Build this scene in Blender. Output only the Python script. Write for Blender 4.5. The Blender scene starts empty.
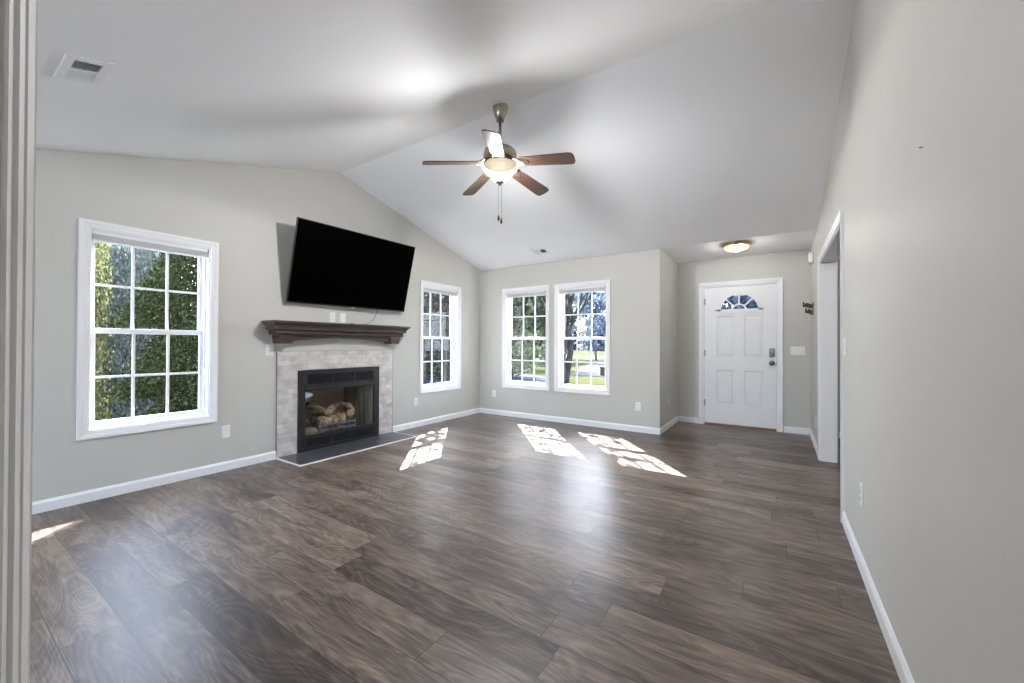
import bpy, bmesh, math, random
from mathutils import Vector, Matrix
random.seed(7)
SC = bpy.context.scene
COL = SC.collection
PI = math.pi

# ---------------------------------------------------------------- calibration (metres)
XL, XR, YB, YF, XF = -4.263, 0.375, 5.457, 6.570, -1.278
YR, ZR, HE = 2.787, 3.178, 2.443
SN, SF = 0.2863, 0.2755
YN = 0.0482                       # room face of the near wall
ZHALL = ZR - SN*(YR-YN)
KY, PX0, PX1 = -4.2, -3.95, -1.05     # rear wall and the glass door added in it for fill daylight (behind the camera)
GZ = -0.45                       # ground level outside

# ---------------------------------------------------------------- camera
f_px, yaw, pitch, roll = 400.38, 0.5838, 0.0066, -0.0037
cy, sy, cp, sp = math.cos(yaw), math.sin(yaw), math.cos(pitch), math.sin(pitch)
fw = Vector((-sy*cp, cy*cp, sp)); rt = Vector((cy, sy, 0)); dn = fw.cross(rt)
r2 = math.cos(roll)*rt + math.sin(roll)*dn
d2 = -math.sin(roll)*rt + math.cos(roll)*dn
cam = bpy.data.cameras.new('camera'); camo = bpy.data.objects.new('camera', cam); COL.objects.link(camo)
camo.matrix_world = Matrix(((r2.x, -d2.x, -fw.x, 0), (r2.y, -d2.y, -fw.y, 0), (r2.z, -d2.z, -fw.z, 1.18), (0, 0, 0, 1)))
cam.sensor_width = 36; cam.lens = f_px/1024*36; cam.clip_start = 0.01; cam.clip_end = 500
SC.camera = camo

# ---------------------------------------------------------------- world, sun, exposure
SC.view_settings.view_transform = 'Standard'; SC.view_settings.look = 'None'
SC.view_settings.gamma = 1; SC.view_settings.use_curve_mapping = False
SC.view_settings.exposure = 0.48
SC.cycles.max_bounces = 10; SC.cycles.diffuse_bounces = 6; SC.cycles.transparent_max_bounces = 24
SC.cycles.sample_clamp_indirect = 6
W = bpy.data.worlds.new('World'); SC.world = W; W.use_nodes = True
nt = W.node_tree; nt.nodes.clear()
wo = nt.nodes.new('ShaderNodeOutputWorld'); bg = nt.nodes.new('ShaderNodeBackground')
sky = nt.nodes.new('ShaderNodeTexSky'); sky.sky_type = 'NISHITA'; sky.sun_disc = False
sky.sun_elevation = math.radians(41.3); sky.sun_rotation = math.radians(-40); sky.air_density = 1.0; sky.dust_density = 2.0
mixc = nt.nodes.new('ShaderNodeMix'); mixc.data_type = 'RGBA'; mixc.inputs[0].default_value = 0.45
mixc.inputs[7].default_value = (6.6, 7.8, 10.2, 1)
nt.links.new(sky.outputs[0], mixc.inputs[6]); nt.links.new(mixc.outputs[2], bg.inputs[0])
bg.inputs[1].default_value = 1.5
nt.links.new(bg.outputs[0], wo.inputs[0])
sun = bpy.data.lights.new('sun', 'SUN'); suno = bpy.data.objects.new('sun', sun); COL.objects.link(suno)
sun.energy = 34.0; sun.angle = math.radians(0.35); sun.color = (.98, .99, 1)
SUND = Vector((-.745, .885, 1.0)).normalized()
suno.rotation_euler = SUND.to_track_quat('Z', 'Y').to_euler()
suno.location = (-6, 8, 9)
FAN_W, FOY_W, SIDE_FILL_W, HALL_FILL_W = 58.0, 9.0, 34.0, 2.5   # lamps, in watts of light; side room and hall are added fill

# ---------------------------------------------------------------- helpers
def new_mat(name, col=(.8, .8, .8), rough=.5, metal=0.0, spec=.5, emit=None, es=0):
    m = bpy.data.materials.new(name); m.use_nodes = True
    b = m.node_tree.nodes['Principled BSDF']
    b.inputs['Base Color'].default_value = (*col, 1); b.inputs['Roughness'].default_value = rough
    b.inputs['Metallic'].default_value = metal; b.inputs['Specular IOR Level'].default_value = spec
    if emit: b.inputs['Emission Color'].default_value = (*emit, 1); b.inputs['Emission Strength'].default_value = es
    return m
def N(m, t): return m.node_tree.nodes.new(t)
def Lk(m, a, b): m.node_tree.links.new(a, b)
def bsdf(m): return m.node_tree.nodes['Principled BSDF']
def speckle(m, c1, c2, scale=8, stretch=(1, 1, 1), bump=0.0, detail=4, bscale=None):
    tc = N(m, 'ShaderNodeTexCoord'); mp = N(m, 'ShaderNodeMapping'); mp.inputs['Scale'].default_value = stretch
    no = N(m, 'ShaderNodeTexNoise'); no.inputs['Scale'].default_value = scale; no.inputs['Detail'].default_value = detail
    rp = N(m, 'ShaderNodeValToRGB'); rp.color_ramp.elements[0].color = (*c1, 1); rp.color_ramp.elements[1].color = (*c2, 1)
    rp.color_ramp.elements[0].position = .3; rp.color_ramp.elements[1].position = .7
    Lk(m, tc.outputs['Object'], mp.inputs[0]); Lk(m, mp.outputs[0], no.inputs[0]); Lk(m, no.outputs[0], rp.inputs[0])
    Lk(m, rp.outputs[0], bsdf(m).inputs['Base Color'])
    if bump:
        n2 = N(m, 'ShaderNodeTexNoise'); n2.inputs['Scale'].default_value = bscale or scale*3
        Lk(m, mp.outputs[0], n2.inputs[0])
        bp = N(m, 'ShaderNodeBump'); bp.inputs['Strength'].default_value = bump; bp.inputs['Distance'].default_value = .01
        Lk(m, n2.outputs[0], bp.inputs['Height']); Lk(m, bp.outputs[0], bsdf(m).inputs['Normal'])
    return m
def quad(bm, vs): 
    try: return bm.faces.new(vs)
    except ValueError: return None
def add_box(bm, x0, x1, y0, y1, z0, z1):
    v = [bm.verts.new(p) for p in ((x0,y0,z0),(x1,y0,z0),(x1,y1,z0),(x0,y1,z0),(x0,y0,z1),(x1,y0,z1),(x1,y1,z1),(x0,y1,z1))]
    for q in ((0,3,2,1),(4,5,6,7),(0,1,5,4),(1,2,6,5),(2,3,7,6),(3,0,4,7)): bm.faces.new([v[i] for i in q])
def add_hexa(bm, p):
    v = [bm.verts.new(q) for q in p]
    for q in ((0,3,2,1),(4,5,6,7),(0,1,5,4),(1,2,6,5),(2,3,7,6),(3,0,4,7)): bm.faces.new([v[i] for i in q])
def add_prism(bm, poly, fn, a, b):
    A = [bm.verts.new(fn(u, v, a)) for u, v in poly]; B = [bm.verts.new(fn(u, v, b)) for u, v in poly]
    n = len(poly); bm.faces.new(A[::-1]); bm.faces.new(B)
    for i in range(n): bm.faces.new([A[i], A[(i+1) % n], B[(i+1) % n], B[i]])
def add_lathe(bm, prof, c=(0, 0, 0), seg=32, cap=True):
    rings = []
    for r, z in prof:
        rings.append([bm.verts.new((c[0]+r*math.cos(2*PI*k/seg), c[1]+r*math.sin(2*PI*k/seg), c[2]+z)) for k in range(seg)])
    for a, b in zip(rings, rings[1:]):
        for k in range(seg): bm.faces.new([a[k], a[(k+1) % seg], b[(k+1) % seg], b[k]])
    if cap: bm.faces.new(rings[0][::-1]); bm.faces.new(rings[-1])
def add_tube(bm, pts, rad, seg=8, cap=True):
    pts = [Vector(p) for p in pts]
    if not hasattr(rad, '__len__'): rad = [rad]*len(pts)
    rings = []; prev = None
    for i, p in enumerate(pts):
        t = (pts[min(i+1, len(pts)-1)]-pts[max(i-1, 0)]).normalized()
        if prev is None:
            u = t.orthogonal().normalized()
        else:
            u = (prev - t*prev.dot(t))
            u = u.normalized() if u.length > 1e-6 else t.orthogonal().normalized()
        prev = u; w = t.cross(u)
        rings.append([bm.verts.new(p + rad[i]*(math.cos(2*PI*k/seg)*u + math.sin(2*PI*k/seg)*w)) for k in range(seg)])
    for a, b in zip(rings, rings[1:]):
        for k in range(seg): bm.faces.new([a[k], a[(k+1) % seg], b[(k+1) % seg], b[k]])
    if cap: bm.faces.new(rings[0][::-1]); bm.faces.new(rings[-1])
def obj(name, bm, m, parent=None, bevel=0, smooth=False, recalc=True):
    if recalc: bmesh.ops.recalc_face_normals(bm, faces=bm.faces)
    me = bpy.data.meshes.new(name); bm.to_mesh(me); bm.free()
    o = bpy.data.objects.new(name, me); COL.objects.link(o)
    if m is not None: me.materials.append(m)
    if smooth:
        for p in me.polygons: p.use_smooth = True
    if bevel:
        b = o.modifiers.new('bevel', 'BEVEL'); b.width = bevel; b.segments = 2; b.limit_method = 'ANGLE'
        b.angle_limit = math.radians(40)
    if parent is not None: o.parent = parent; o.matrix_parent_inverse = parent.matrix_world.inverted()
    return o
def tag(o, label=None, cat=None, group=None, kind=None):
    if label: o['label'] = label
    if cat: o['category'] = cat
    if group: o['group'] = group
    if kind: o['kind'] = kind
    return o
def empty(name, loc=(0, 0, 0), rot=(0, 0, 0)):
    o = bpy.data.objects.new(name, None); COL.objects.link(o); o.location = loc; o.rotation_euler = rot
    o.empty_display_size = .1
    o.matrix_world = Matrix.LocRotScale(Vector(loc), __import__('mathutils').Euler(rot), Vector((1, 1, 1)))
    return o
def struct(name, bm, m, parent=None, **k):
    o = obj(name, bm, m, parent, **k)
    if parent is None: o['kind'] = 'structure'
    return o
def child(name, bm, m, root, **k):          # mesh in root's local frame
    inv = k.pop('local', True)
    o = obj(name, bm, m, None, **k); o.parent = root
    return o
def BM(): return bmesh.new()
def smooth_bevel(o, w=.004):
    b = o.modifiers.new('bevel', 'BEVEL'); b.width = w; b.segments = 2; b.limit_method = 'ANGLE'
def copy_tree(o, parent=None):
    c = o.copy(); COL.objects.link(c)
    if parent: c.parent = parent
    for ch in o.children: copy_tree(ch, c)
    return c

# ---------------------------------------------------------------- materials
M = {}
M['wall'] = speckle(new_mat('wall_paint', rough=.5, spec=.3), (.555, .545, .507), (.57, .56, .522), 3, bump=.02, bscale=180)
M['ceil'] = speckle(new_mat('ceiling_paint', rough=.8, spec=.2), (.91, .91, .92), (.93, .93, .94), 2, bump=.05, bscale=120)
M['white'] = speckle(new_mat('white_trim_paint', rough=.32, spec=.45), (.84, .84, .85), (.86, .86, .87), 4)
M['vinyl'] = speckle(new_mat('white_vinyl', rough=.35), (.85, .86, .88), (.87, .88, .9), 4)
M['blind'] = speckle(new_mat('grey_white_blind', rough=.7), (.70, .70, .71), (.78, .78, .79), 60, stretch=(1, 1, 6))
M['plastic'] = speckle(new_mat('white_plastic', rough=.35), (.80, .80, .80), (.83, .83, .83), 20)
M['dark'] = new_mat('dark_slot', (.02, .02, .02), .6)
M['black_metal'] = speckle(new_mat('black_painted_steel', rough=.42), (.010, .010, .011), (.018, .018, .020), 12)
M['louver'] = speckle(new_mat('grey_louver_steel', rough=.35, metal=.3), (.022, .022, .026), (.036, .036, .042), 30, stretch=(1, 1, 12))
M['iron'] = speckle(new_mat('grate_iron', rough=.4, metal=.5), (.2, .21, .26), (.32, .33, .4), 20)
M['nickel'] = speckle(new_mat('brushed_nickel', rough=.28, metal=1), (.42, .37, .31), (.52, .47, .4), 8, stretch=(1, 1, 20))
M['bronze'] = speckle(new_mat('antique_bronze', rough=.35, metal=.9), (.40, .25, .13), (.5, .33, .18), 8)
M['pewter'] = speckle(new_mat('dark_pewter', rough=.3, metal=1), (.2, .2, .2), (.3, .3, .3), 15)
M['steel'] = speckle(new_mat('hinge_steel', rough=.35, metal=.9), (.3, .3, .3), (.4, .4, .4), 15)
M['blade'] = speckle(new_mat('walnut_blade', rough=.4), (.045, .021, .013), (.085, .042, .026), 6, stretch=(1, 12, 1))
M['mantel'] = speckle(new_mat('dark_stained_wood', rough=.38), (.028, .021, .018), (.078, .058, .045), 5, stretch=(14, 1, 14), bump=.06)
M['screen'] = new_mat('black_screen', (.0004, .0004, .0004), .5, spec=.01)
M['bezel'] = speckle(new_mat('tv_bezel', rough=.35), (.02, .02, .02), (.03, .03, .03), 30)
M['hearth'] = speckle(new_mat('slate_hearth', rough=.3), (.055, .055, .065), (.085, .085, .10), 5, bump=.05)
M['firebrick'] = speckle(new_mat('firebox_panel', rough=.9), (.42, .33, .25), (.52, .42, .33), 5, bump=.2)
M['firesteel'] = speckle(new_mat('sooty_steel', rough=.6, metal=.2), (.07, .07, .055), (.30, .29, .23), 3, stretch=(8, 8, .5))
M['log'] = speckle(new_mat('ceramic_log', rough=.9), (.10, .055, .03), (.62, .47, .33), 9, stretch=(1, 3, 3), bump=.8, bscale=30)
M['logdark'] = speckle(new_mat('charred_log', rough=.95), (.02, .015, .012), (.22, .17, .12), 10, stretch=(1, 3, 3), bump=.8, bscale=30)
M['ember'] = speckle(new_mat('ember_stone', rough=1), (.10, .09, .07), (.32, .29, .24), 30, bump=.8)
M['brass'] = speckle(new_mat('threshold_oak', rough=.45), (.16, .09, .045), (.25, .15, .08), 6, stretch=(1, 10, 1))
M['pan_black'] = new_mat('matt_black_pan', (.0015, .0015, .0015), 1, spec=0)  # even black, dark enough not to burn out beside the bulbs
M['cable'] = new_mat('black_cable', (.015, .015, .015), .5)
M['light_patch'] = new_mat('light_patch_grey', (.45, .46, .52), .6)  # pale grey standing in for light reflected in the fireplace glass

def floor_material():
    m = new_mat('vinyl_plank_floor', rough=.34, spec=.55)
    tc = N(m, 'ShaderNodeTexCoord'); sx = N(m, 'ShaderNodeSeparateXYZ'); Lk(m, tc.outputs['Object'], sx.inputs[0])
    def math_(op, a, b=None, c=None):
        n = N(m, 'ShaderNodeMath'); n.operation = op
        for i, v in enumerate((a, b, c)):
            if v is None: continue
            if isinstance(v, (int, float)): n.inputs[i].default_value = v
            else: Lk(m, v, n.inputs[i])
        return n.outputs[0]
    PWI, PL = .181, 1.22
    ry = math_('DIVIDE', math_('ADD', sx.outputs[1], .03), PWI); row = math_('FLOOR', ry); fy = math_('FRACT', ry)
    wn = N(m, 'ShaderNodeTexWhiteNoise'); wn.noise_dimensions = '1D'; Lk(m, row, wn.inputs['W'])
    rx = math_('ADD', math_('DIVIDE', sx.outputs[0], PL), wn.outputs[0]); colm = math_('FLOOR', rx); fx = math_('FRACT', rx)
    cb = N(m, 'ShaderNodeCombineXYZ'); Lk(m, row, cb.inputs[0]); Lk(m, colm, cb.inputs[1])
    pn = N(m, 'ShaderNodeTexWhiteNoise'); pn.noise_dimensions = '3D'; Lk(m, cb.outputs[0], pn.inputs[0])
    # grain coordinate, shifted plank by plank
    g = N(m, 'ShaderNodeCombineXYZ')
    Lk(m, math_('ADD', sx.outputs[0], math_('MULTIPLY', pn.outputs[0], 17.0)), g.inputs[0])
    Lk(m, math_('ADD', math_('MULTIPLY', sx.outputs[1], 5.0), math_('MULTIPLY', pn.outputs[0], 31.0)), g.inputs[1])
    n1 = N(m, 'ShaderNodeTexNoise'); n1.inputs['Scale'].default_value = 2.2; n1.inputs['Detail'].default_value = 6
    n1.inputs['Roughness'].default_value = .62; n1.inputs['Distortion'].default_value = 1.2; Lk(m, g.outputs[0], n1.inputs[0])
    g2 = N(m, 'ShaderNodeMapping'); g2.inputs['Scale'].default_value = (3, 26, 1); Lk(m, g.outputs[0], g2.inputs[0])
    n3 = N(m, 'ShaderNodeTexNoise'); n3.inputs['Scale'].default_value = 1.6; n3.inputs['Detail'].default_value = 3; Lk(m, g2.outputs[0], n3.inputs[0])
    ng = N(m, 'ShaderNodeTexNoise'); ng.inputs['Scale'].default_value = .9; ng.inputs['Detail'].default_value = 1.5; ng.inputs['Distortion'].default_value = .6
    Lk(m, g.outputs[0], ng.inputs[0])
    ring = math_('ABSOLUTE', math_('SUBTRACT', math_('FRACT', math_('MULTIPLY', ng.outputs[0], 26.0)), .5))
    nl = N(m, 'ShaderNodeTexNoise'); nl.inputs['Scale'].default_value = 1.3; nl.inputs['Detail'].default_value = 2; Lk(m, tc.outputs['Object'], nl.inputs[0])
    v = math_('ADD', math_('MULTIPLY', n1.outputs[0], .70), math_('MULTIPLY', ring, .20))
    v = math_('ADD', v, math_('MULTIPLY', math_('SUBTRACT', nl.outputs[0], .3), .22))
    v = math_('ADD', v, math_('MULTIPLY', math_('SUBTRACT', n3.outputs[0], .5), .42)); v = math_('ADD', v, .09)
    v = math_('ADD', v, math_('MULTIPLY', math_('SUBTRACT', pn.outputs[0], .5), .20))
    rp = N(m, 'ShaderNodeValToRGB'); e = rp.color_ramp.elements
    e[0].position = .34; e[0].color = (.034, .024, .020, 1); e[1].position = .78; e[1].color = (.30, .232, .182, 1)
    k = e.new(.46); k.color = (.080, .058, .047, 1); k = e.new(.58); k.color = (.150, .114, .090, 1)
    Lk(m, v, rp.inputs[0])
    # seams
    ey = math_('MINIMUM', fy, math_('SUBTRACT', 1.0, fy)); ex = math_('MINIMUM', fx, math_('SUBTRACT', 1.0, fx))
    se = math_('MAXIMUM', math_('LESS_THAN', ey, .009), math_('LESS_THAN', ex, .0016))
    mx = N(m, 'ShaderNodeMix'); mx.data_type = 'RGBA'; Lk(m, math_('MULTIPLY', se, .75), mx.inputs[0])
    Lk(m, rp.outputs[0], mx.inputs[6]); mx.inputs[7].default_value = (.015, .011, .010, 1)
    Lk(m, mx.outputs[2], bsdf(m).inputs['Base Color'])
    rr = math_('ADD', .27, math_('MULTIPLY', n3.outputs[0], .16)); Lk(m, rr, bsdf(m).inputs['Roughness'])
    bp = N(m, 'ShaderNodeBump'); bp.inputs['Strength'].default_value = .25; bp.inputs['Distance'].default_value = .002
    Lk(m, math_('SUBTRACT', math_('MULTIPLY', n3.outputs[0], .6), se), bp.inputs['Height']); Lk(m, bp.outputs[0], bsdf(m).inputs['Normal'])
    return m
M['floor'] = floor_material()

def tile_material():
    m = new_mat('marble_mosaic_tile', rough=.3, spec=.5)
    tc = N(m, 'ShaderNodeTexCoord'); sx = N(m, 'ShaderNodeSeparateXYZ'); Lk(m, tc.outputs['Object'], sx.inputs[0])
    cb = N(m, 'ShaderNodeCombineXYZ'); Lk(m, sx.outputs[1], cb.inputs[0]); Lk(m, sx.outputs[2], cb.inputs[1])
    br = N(m, 'ShaderNodeTexBrick'); Lk(m, cb.outputs[0], br.inputs[0])
    br.inputs['Scale'].default_value = 1; br.inputs['Brick Width'].default_value = .1; br.inputs['Row Height'].default_value = .05
    br.inputs['Mortar Size'].default_value = .0022; br.inputs['Mortar Smooth'].default_value = .1
    br.inputs['Color1'].default_value = (.53, .505, .49, 1); br.inputs['Color2'].default_value = (.70, .68, .66, 1)
    br.inputs['Mortar'].default_value = (.50, .49, .475, 1)
    no = N(m, 'ShaderNodeTexNoise'); no.inputs['Scale'].default_value = 9; no.inputs['Detail'].default_value = 6; Lk(m, tc.outputs['Object'], no.inputs[0])
    rp = N(m, 'ShaderNodeValToRGB'); rp.color_ramp.elements[0].color = (.82, .78, .78, 1); rp.color_ramp.elements[0].position = .35
    rp.color_ramp.elements[1].color = (1.08, 1.05, 1.03, 1); rp.color_ramp.elements[1].position = .62; Lk(m, no.outputs[0], rp.inputs[0])
    mx = N(m, 'ShaderNodeMix'); mx.data_type = 'RGBA'; mx.blend_type = 'MULTIPLY'; mx.inputs[0].default_value = 1
    Lk(m, br.outputs[0], mx.inputs[6]); Lk(m, rp.outputs[0], mx.inputs[7]); Lk(m, mx.outputs[2], bsdf(m).inputs['Base Color'])
    bp = N(m, 'ShaderNodeBump'); bp.inputs['Strength'].default_value = .4; bp.inputs['Distance'].default_value = .002; bp.invert = True
    Lk(m, br.outputs[1], bp.inputs['Height']); Lk(m, bp.outputs[0], bsdf(m).inputs['Normal'])
    return m
M['tile'] = tile_material()

def glass_material(name, tint=(.97, .98, .98), gloss=.5):
    m = bpy.data.materials.new(name); m.use_nodes = True; t = m.node_tree; t.nodes.clear()
    o = t.nodes.new('ShaderNodeOutputMaterial'); tr = t.nodes.new('ShaderNodeBsdfTransparent'); gl = t.nodes.new('ShaderNodeBsdfGlossy')
    tr.inputs[0].default_value = (*tint, 1); gl.inputs['Roughness'].default_value = .02
    lw = t.nodes.new('ShaderNodeLayerWeight'); lw.inputs[0].default_value = .5
    pw = t.nodes.new('ShaderNodeMath'); pw.operation = 'POWER'; pw.inputs[1].default_value = 5; t.links.new(lw.outputs[1], pw.inputs[0])
    fr = t.nodes.new('ShaderNodeMath'); fr.operation = 'MULTIPLY_ADD'; fr.inputs[1].default_value = .96; fr.inputs[2].default_value = .04; t.links.new(pw.outputs[0], fr.inputs[0])
    mu = t.nodes.new('ShaderNodeMath'); mu.operation = 'MULTIPLY'; mu.inputs[1].default_value = gloss
    mx = t.nodes.new('ShaderNodeMixShader'); t.links.new(fr.outputs[0], mu.inputs[0]); t.links.new(mu.outputs[0], mx.inputs[0])
    t.links.new(tr.outputs[0], mx.inputs[1]); t.links.new(gl.outputs[0], mx.inputs[2]); t.links.new(mx.outputs[0], o.inputs[0])
    return m
M['glass'] = glass_material('window_glass')
M['fireglass'] = glass_material('fireplace_glass', (.95, .95, .95), .6)
def lampglass(name, es):
    m = bpy.data.materials.new(name); m.use_nodes = True; t = m.node_tree; t.nodes.clear()
    o = t.nodes.new('ShaderNodeOutputMaterial'); tr = t.nodes.new('ShaderNodeBsdfTransparent'); tr.inputs[0].default_value = (.93, .93, .92, 1)
    gl = t.nodes.new('ShaderNodeBsdfGlossy'); gl.inputs['Roughness'].default_value = .25
    em = t.nodes.new('ShaderNodeEmission')
    no = t.nodes.new('ShaderNodeTexNoise'); no.inputs['Scale'].default_value = 22; no.inputs['Detail'].default_value = 5
    rp = t.nodes.new('ShaderNodeValToRGB'); rp.color_ramp.elements[0].color = (.95, .72, .44, 1); rp.color_ramp.elements[1].color = (1, .90, .70, 1)
    rp.color_ramp.elements[0].position = .35; rp.color_ramp.elements[1].position = .6
    lw = t.nodes.new('ShaderNodeLayerWeight'); lw.inputs[0].default_value = .35
    mr = t.nodes.new('ShaderNodeMapRange'); mr.inputs[3].default_value = es; mr.inputs[4].default_value = es*.45
    t.links.new(lw.outputs[1], mr.inputs[0]); t.links.new(mr.outputs[0], em.inputs[1])
    t.links.new(no.outputs[0], rp.inputs[0]); t.links.new(rp.outputs[0], em.inputs[0])
    b = t.nodes.new('ShaderNodeAddShader'); t.links.new(tr.outputs[0], b.inputs[0]); t.links.new(em.outputs[0], b.inputs[1])
    c = t.nodes.new('ShaderNodeMixShader'); c.inputs[0].default_value = .03; t.links.new(b.outputs[0], c.inputs[1]); t.links.new(gl.outputs[0], c.inputs[2])
    t.links.new(c.outputs[0], o.inputs[0]); return m
M['bowl'] = lampglass('alabaster_glass', .60)

# ---------------------------------------------------------------- shell
def zc(y):
    if y > YB: return HE
    if y < YN: return ZHALL
    return ZR-SF*(y-YR) if y > YR else ZR-SN*(YR-y)
def wall_cells(bm, fn, us, holes, ztop, a, b, z0=-.02):
    """fn(u, depth, z); columns between us; holes (u0,u1,z0,z1)"""
    cuts = sorted(set(us+[h[0] for h in holes]+[h[1] for h in holes]))
    for u0, u1 in zip(cuts, cuts[1:]):
        mid = (u0+u1)/2; h = [h for h in holes if h[0] < mid < h[1]]
        segs = [(z0, None)] if not h else ([(z0, h[0][2])] if h[0][2] > z0 else []) + [(h[0][3], None)]
        for za, zb in segs:
            t0 = zb if zb is not None else ztop(u0+1e-5); t1 = zb if zb is not None else ztop(u1-1e-5)
            add_hexa(bm, [fn(u0, a, za), fn(u1, a, za), fn(u1, b, za), fn(u0, b, za), fn(u0, a, t0), fn(u1, a, t1), fn(u1, b, t1), fn(u0, b, t0)])
WZ0, WZ1 = .522, 2.036
WINS_L = [1.128, 4.497]; WINS_B = [-3.352, -2.386]; WH = .382
bm = BM()
wall_cells(bm, lambda u, d, z: (XL-d, u, z), [-.07, YR, YB+.14], [(c-WH, c+WH, WZ0, WZ1) for c in WINS_L]+[(2.36, 3.285, .06, .80)], lambda y: zc(y)+.02, 0, .14)
struct('wall_left', bm, M['wall'])
bm = BM()
wall_cells(bm, lambda u, d, z: (u, YB+d, z), [XL, XF], [(c-WH, c+WH, WZ0, WZ1) for c in WINS_B], lambda x: HE+.02, 0, .14)
struct('wall_back', bm, M['wall'])
bm = BM(); add_box(bm, XF-.14, XF, YB+.14, YF+.14, -.02, HE+.02); struct('wall_foyer_side', bm, M['wall'])
DX0, DX1, DZ = -.915, .018, 2.045
bm = BM(); wall_cells(bm, lambda u, d, z: (u, YF+d, z), [XF, XR+3.3], [(DX0, DX1, -.02, DZ)], lambda x: HE+.02, 0, .14)
struct('wall_front', bm, M['wall'])
OY0, OY1, OZ = 3.50, 5.165, 2.035
bm = BM(); wall_cells(bm, lambda u, d, z: (XR+d, u, z), [KY, YN, YR, YB, YF], [(OY0, OY1, -.02, OZ)], lambda y: zc(y)+.02, 0, .13)
struct('wall_right', bm, M['wall'])
bm = BM(); add_box(bm, -1.0, -.62, -.07, YN, -.02, ZHALL+.02); add_box(bm, -.62, XR, -.07, YN, 2.10, ZHALL+.02)
struct('wall_near', bm, M['wall'])
bm = BM(); add_box(bm, -.76, -.62, KY, -.07, -.02, ZHALL+.02); struct('wall_hall', bm, M['wall'])
bm = BM(); wall_cells(bm, lambda u, d, z: (u, KY-d, z), [XL-.14, XR+.13], [(PX0, PX1, -.02, 2.12)], lambda x: ZHALL+.02, 0, .14)
struct('wall_rear', bm, M['wall'])
bm = BM(); add_box(bm, XL-.14, XL, KY, -.07, -.02, ZHALL+.02); struct('wall_kitchen', bm, M['wall'])
bm = BM(); add_box(bm, XR+3.3, XR+3.44, .9, YF+.14, -.02, HE+.02); add_box(bm, XR+.13, XR+3.44, .76, .9, -.02, HE+.02)
struct('wall_side_room', bm, M['wall'])
# ceiling: two slopes, flat foyer, hall, side room
bm = BM()
def slab(x0, x1, ya, za, yb, zb, t=.16): add_hexa(bm, [(x0,ya,za),(x1,ya,za),(x1,yb,zb),(x0,yb,zb),(x0,ya,za+t),(x1,ya,za+t),(x1,yb,zb+t),(x0,yb,zb+t)])
slab(XL-.14, XR+.13, YN-.12, ZHALL-SN*.12+.0, YR, ZR); slab(XL-.14, XR+.13, YR, ZR, YB, HE)
slab(XF-.14, XR+.13, YB, HE, YF+.14, HE)
slab(XL-.14, XF-.14, YB, HE, YB+.22, HE-.02)
struct('ceiling', bm, M['ceil'])
bm = BM(); slab(XL-.14, XR+.13, KY-.14, ZHALL, YN-.10, ZHALL); struct('ceiling_hall', bm, M['ceil'])
bm = BM(); slab(XR+.13, XR+3.44, .76, HE, YF+.14, HE); struct('ceiling_side_room', bm, M['ceil'])
bm = BM(); add_box(bm, XL-.14, XR+3.44, KY-.14, YB+.14, -.12, 0); add_box(bm, XF-.14, XR+3.44, YB+.14, YF+.14, -.12, 0)
struct('floor', bm, M['floor'])
# chimney chase outside the left wall
M['siding'] = speckle(new_mat('siding', rough=.7), (.45, .45, .43), (.5, .5, .48), 3, stretch=(1, 1, 10))
bm = BM(); x0, x1 = XL-.73, XL-.14
for a in ((x0, x0+.05, 2.03, 3.70), (x0+.05, x1, 2.03, 2.08), (x0+.05, x1, 3.65, 3.70)): add_box(bm, *a, GZ, 4.0)
add_box(bm, x0+.05, x1, 2.08, 3.65, 3.95, 4.0)
struct('wall_chase', bm, M['siding'])
M['block'] = speckle(new_mat('foundation_block', rough=.9), (.3, .29, .27), (.4, .39, .37), 8)
bm = BM(); add_box(bm, XL-.14, XL-.02, -.07, YB+.14, GZ, -.02); add_box(bm, XL-.14, XF-.14, YB, YB+.14, GZ, -.02)
add_box(bm, XF-.14, XF-.02, YB+.14, YF+.14, GZ, -.02); add_box(bm, XF-.14, XR+3.44, YF+.02, YF+.14, GZ, -.12)
struct('wall_foundation', bm, M['block'])

# baseboards
BH, BT = .083, .013
bprof = [(0, 0), (BT, 0), (BT, BH-.018), (BT-.004, BH-.010), (BT-.006, BH-.004), (BT-.009, BH), (0, BH)]
def baseboard(name, p0, p1, nrm):
    p0, p1, nrm = Vector((*p0, 0)), Vector((*p1, 0)), Vector((*nrm, 0))
    b = BM(); d = p1-p0
    add_prism(b, bprof, lambda u, v, t: p0+d*t+nrm*u+Vector((0, 0, v+.0005)), 0, 1)
    o = struct(name, b, M['white']); return o
baseboard('baseboard_left', (XL, KY), (XL, 2.085), (1, 0))
baseboard('baseboard_left_far', (XL, 3.575), (XL, YB), (1, 0))
baseboard('baseboard_back', (XL, YB), (XF+BT, YB), (0, -1))
baseboard('baseboard_foyer_side', (XF, YB), (XF, YF), (1, 0))
baseboard('baseboard_front', (XF, YF), (-.98, YF), (0, -1))
baseboard('baseboard_front_right', (.082, YF), (XR, YF), (0, -1))
baseboard('baseboard_right_far', (XR, OY1+.065), (XR, YF), (-1, 0))
baseboard('baseboard_right', (XR, -2.5), (XR, OY0-.065), (-1, 0))
baseboard('baseboard_near', (-1.0, YN), (-.68, YN), (0, 1))
baseboard('baseboard_side_room', (XR+.13, YF), (XR+3.3, YF), (0, -1))

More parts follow.
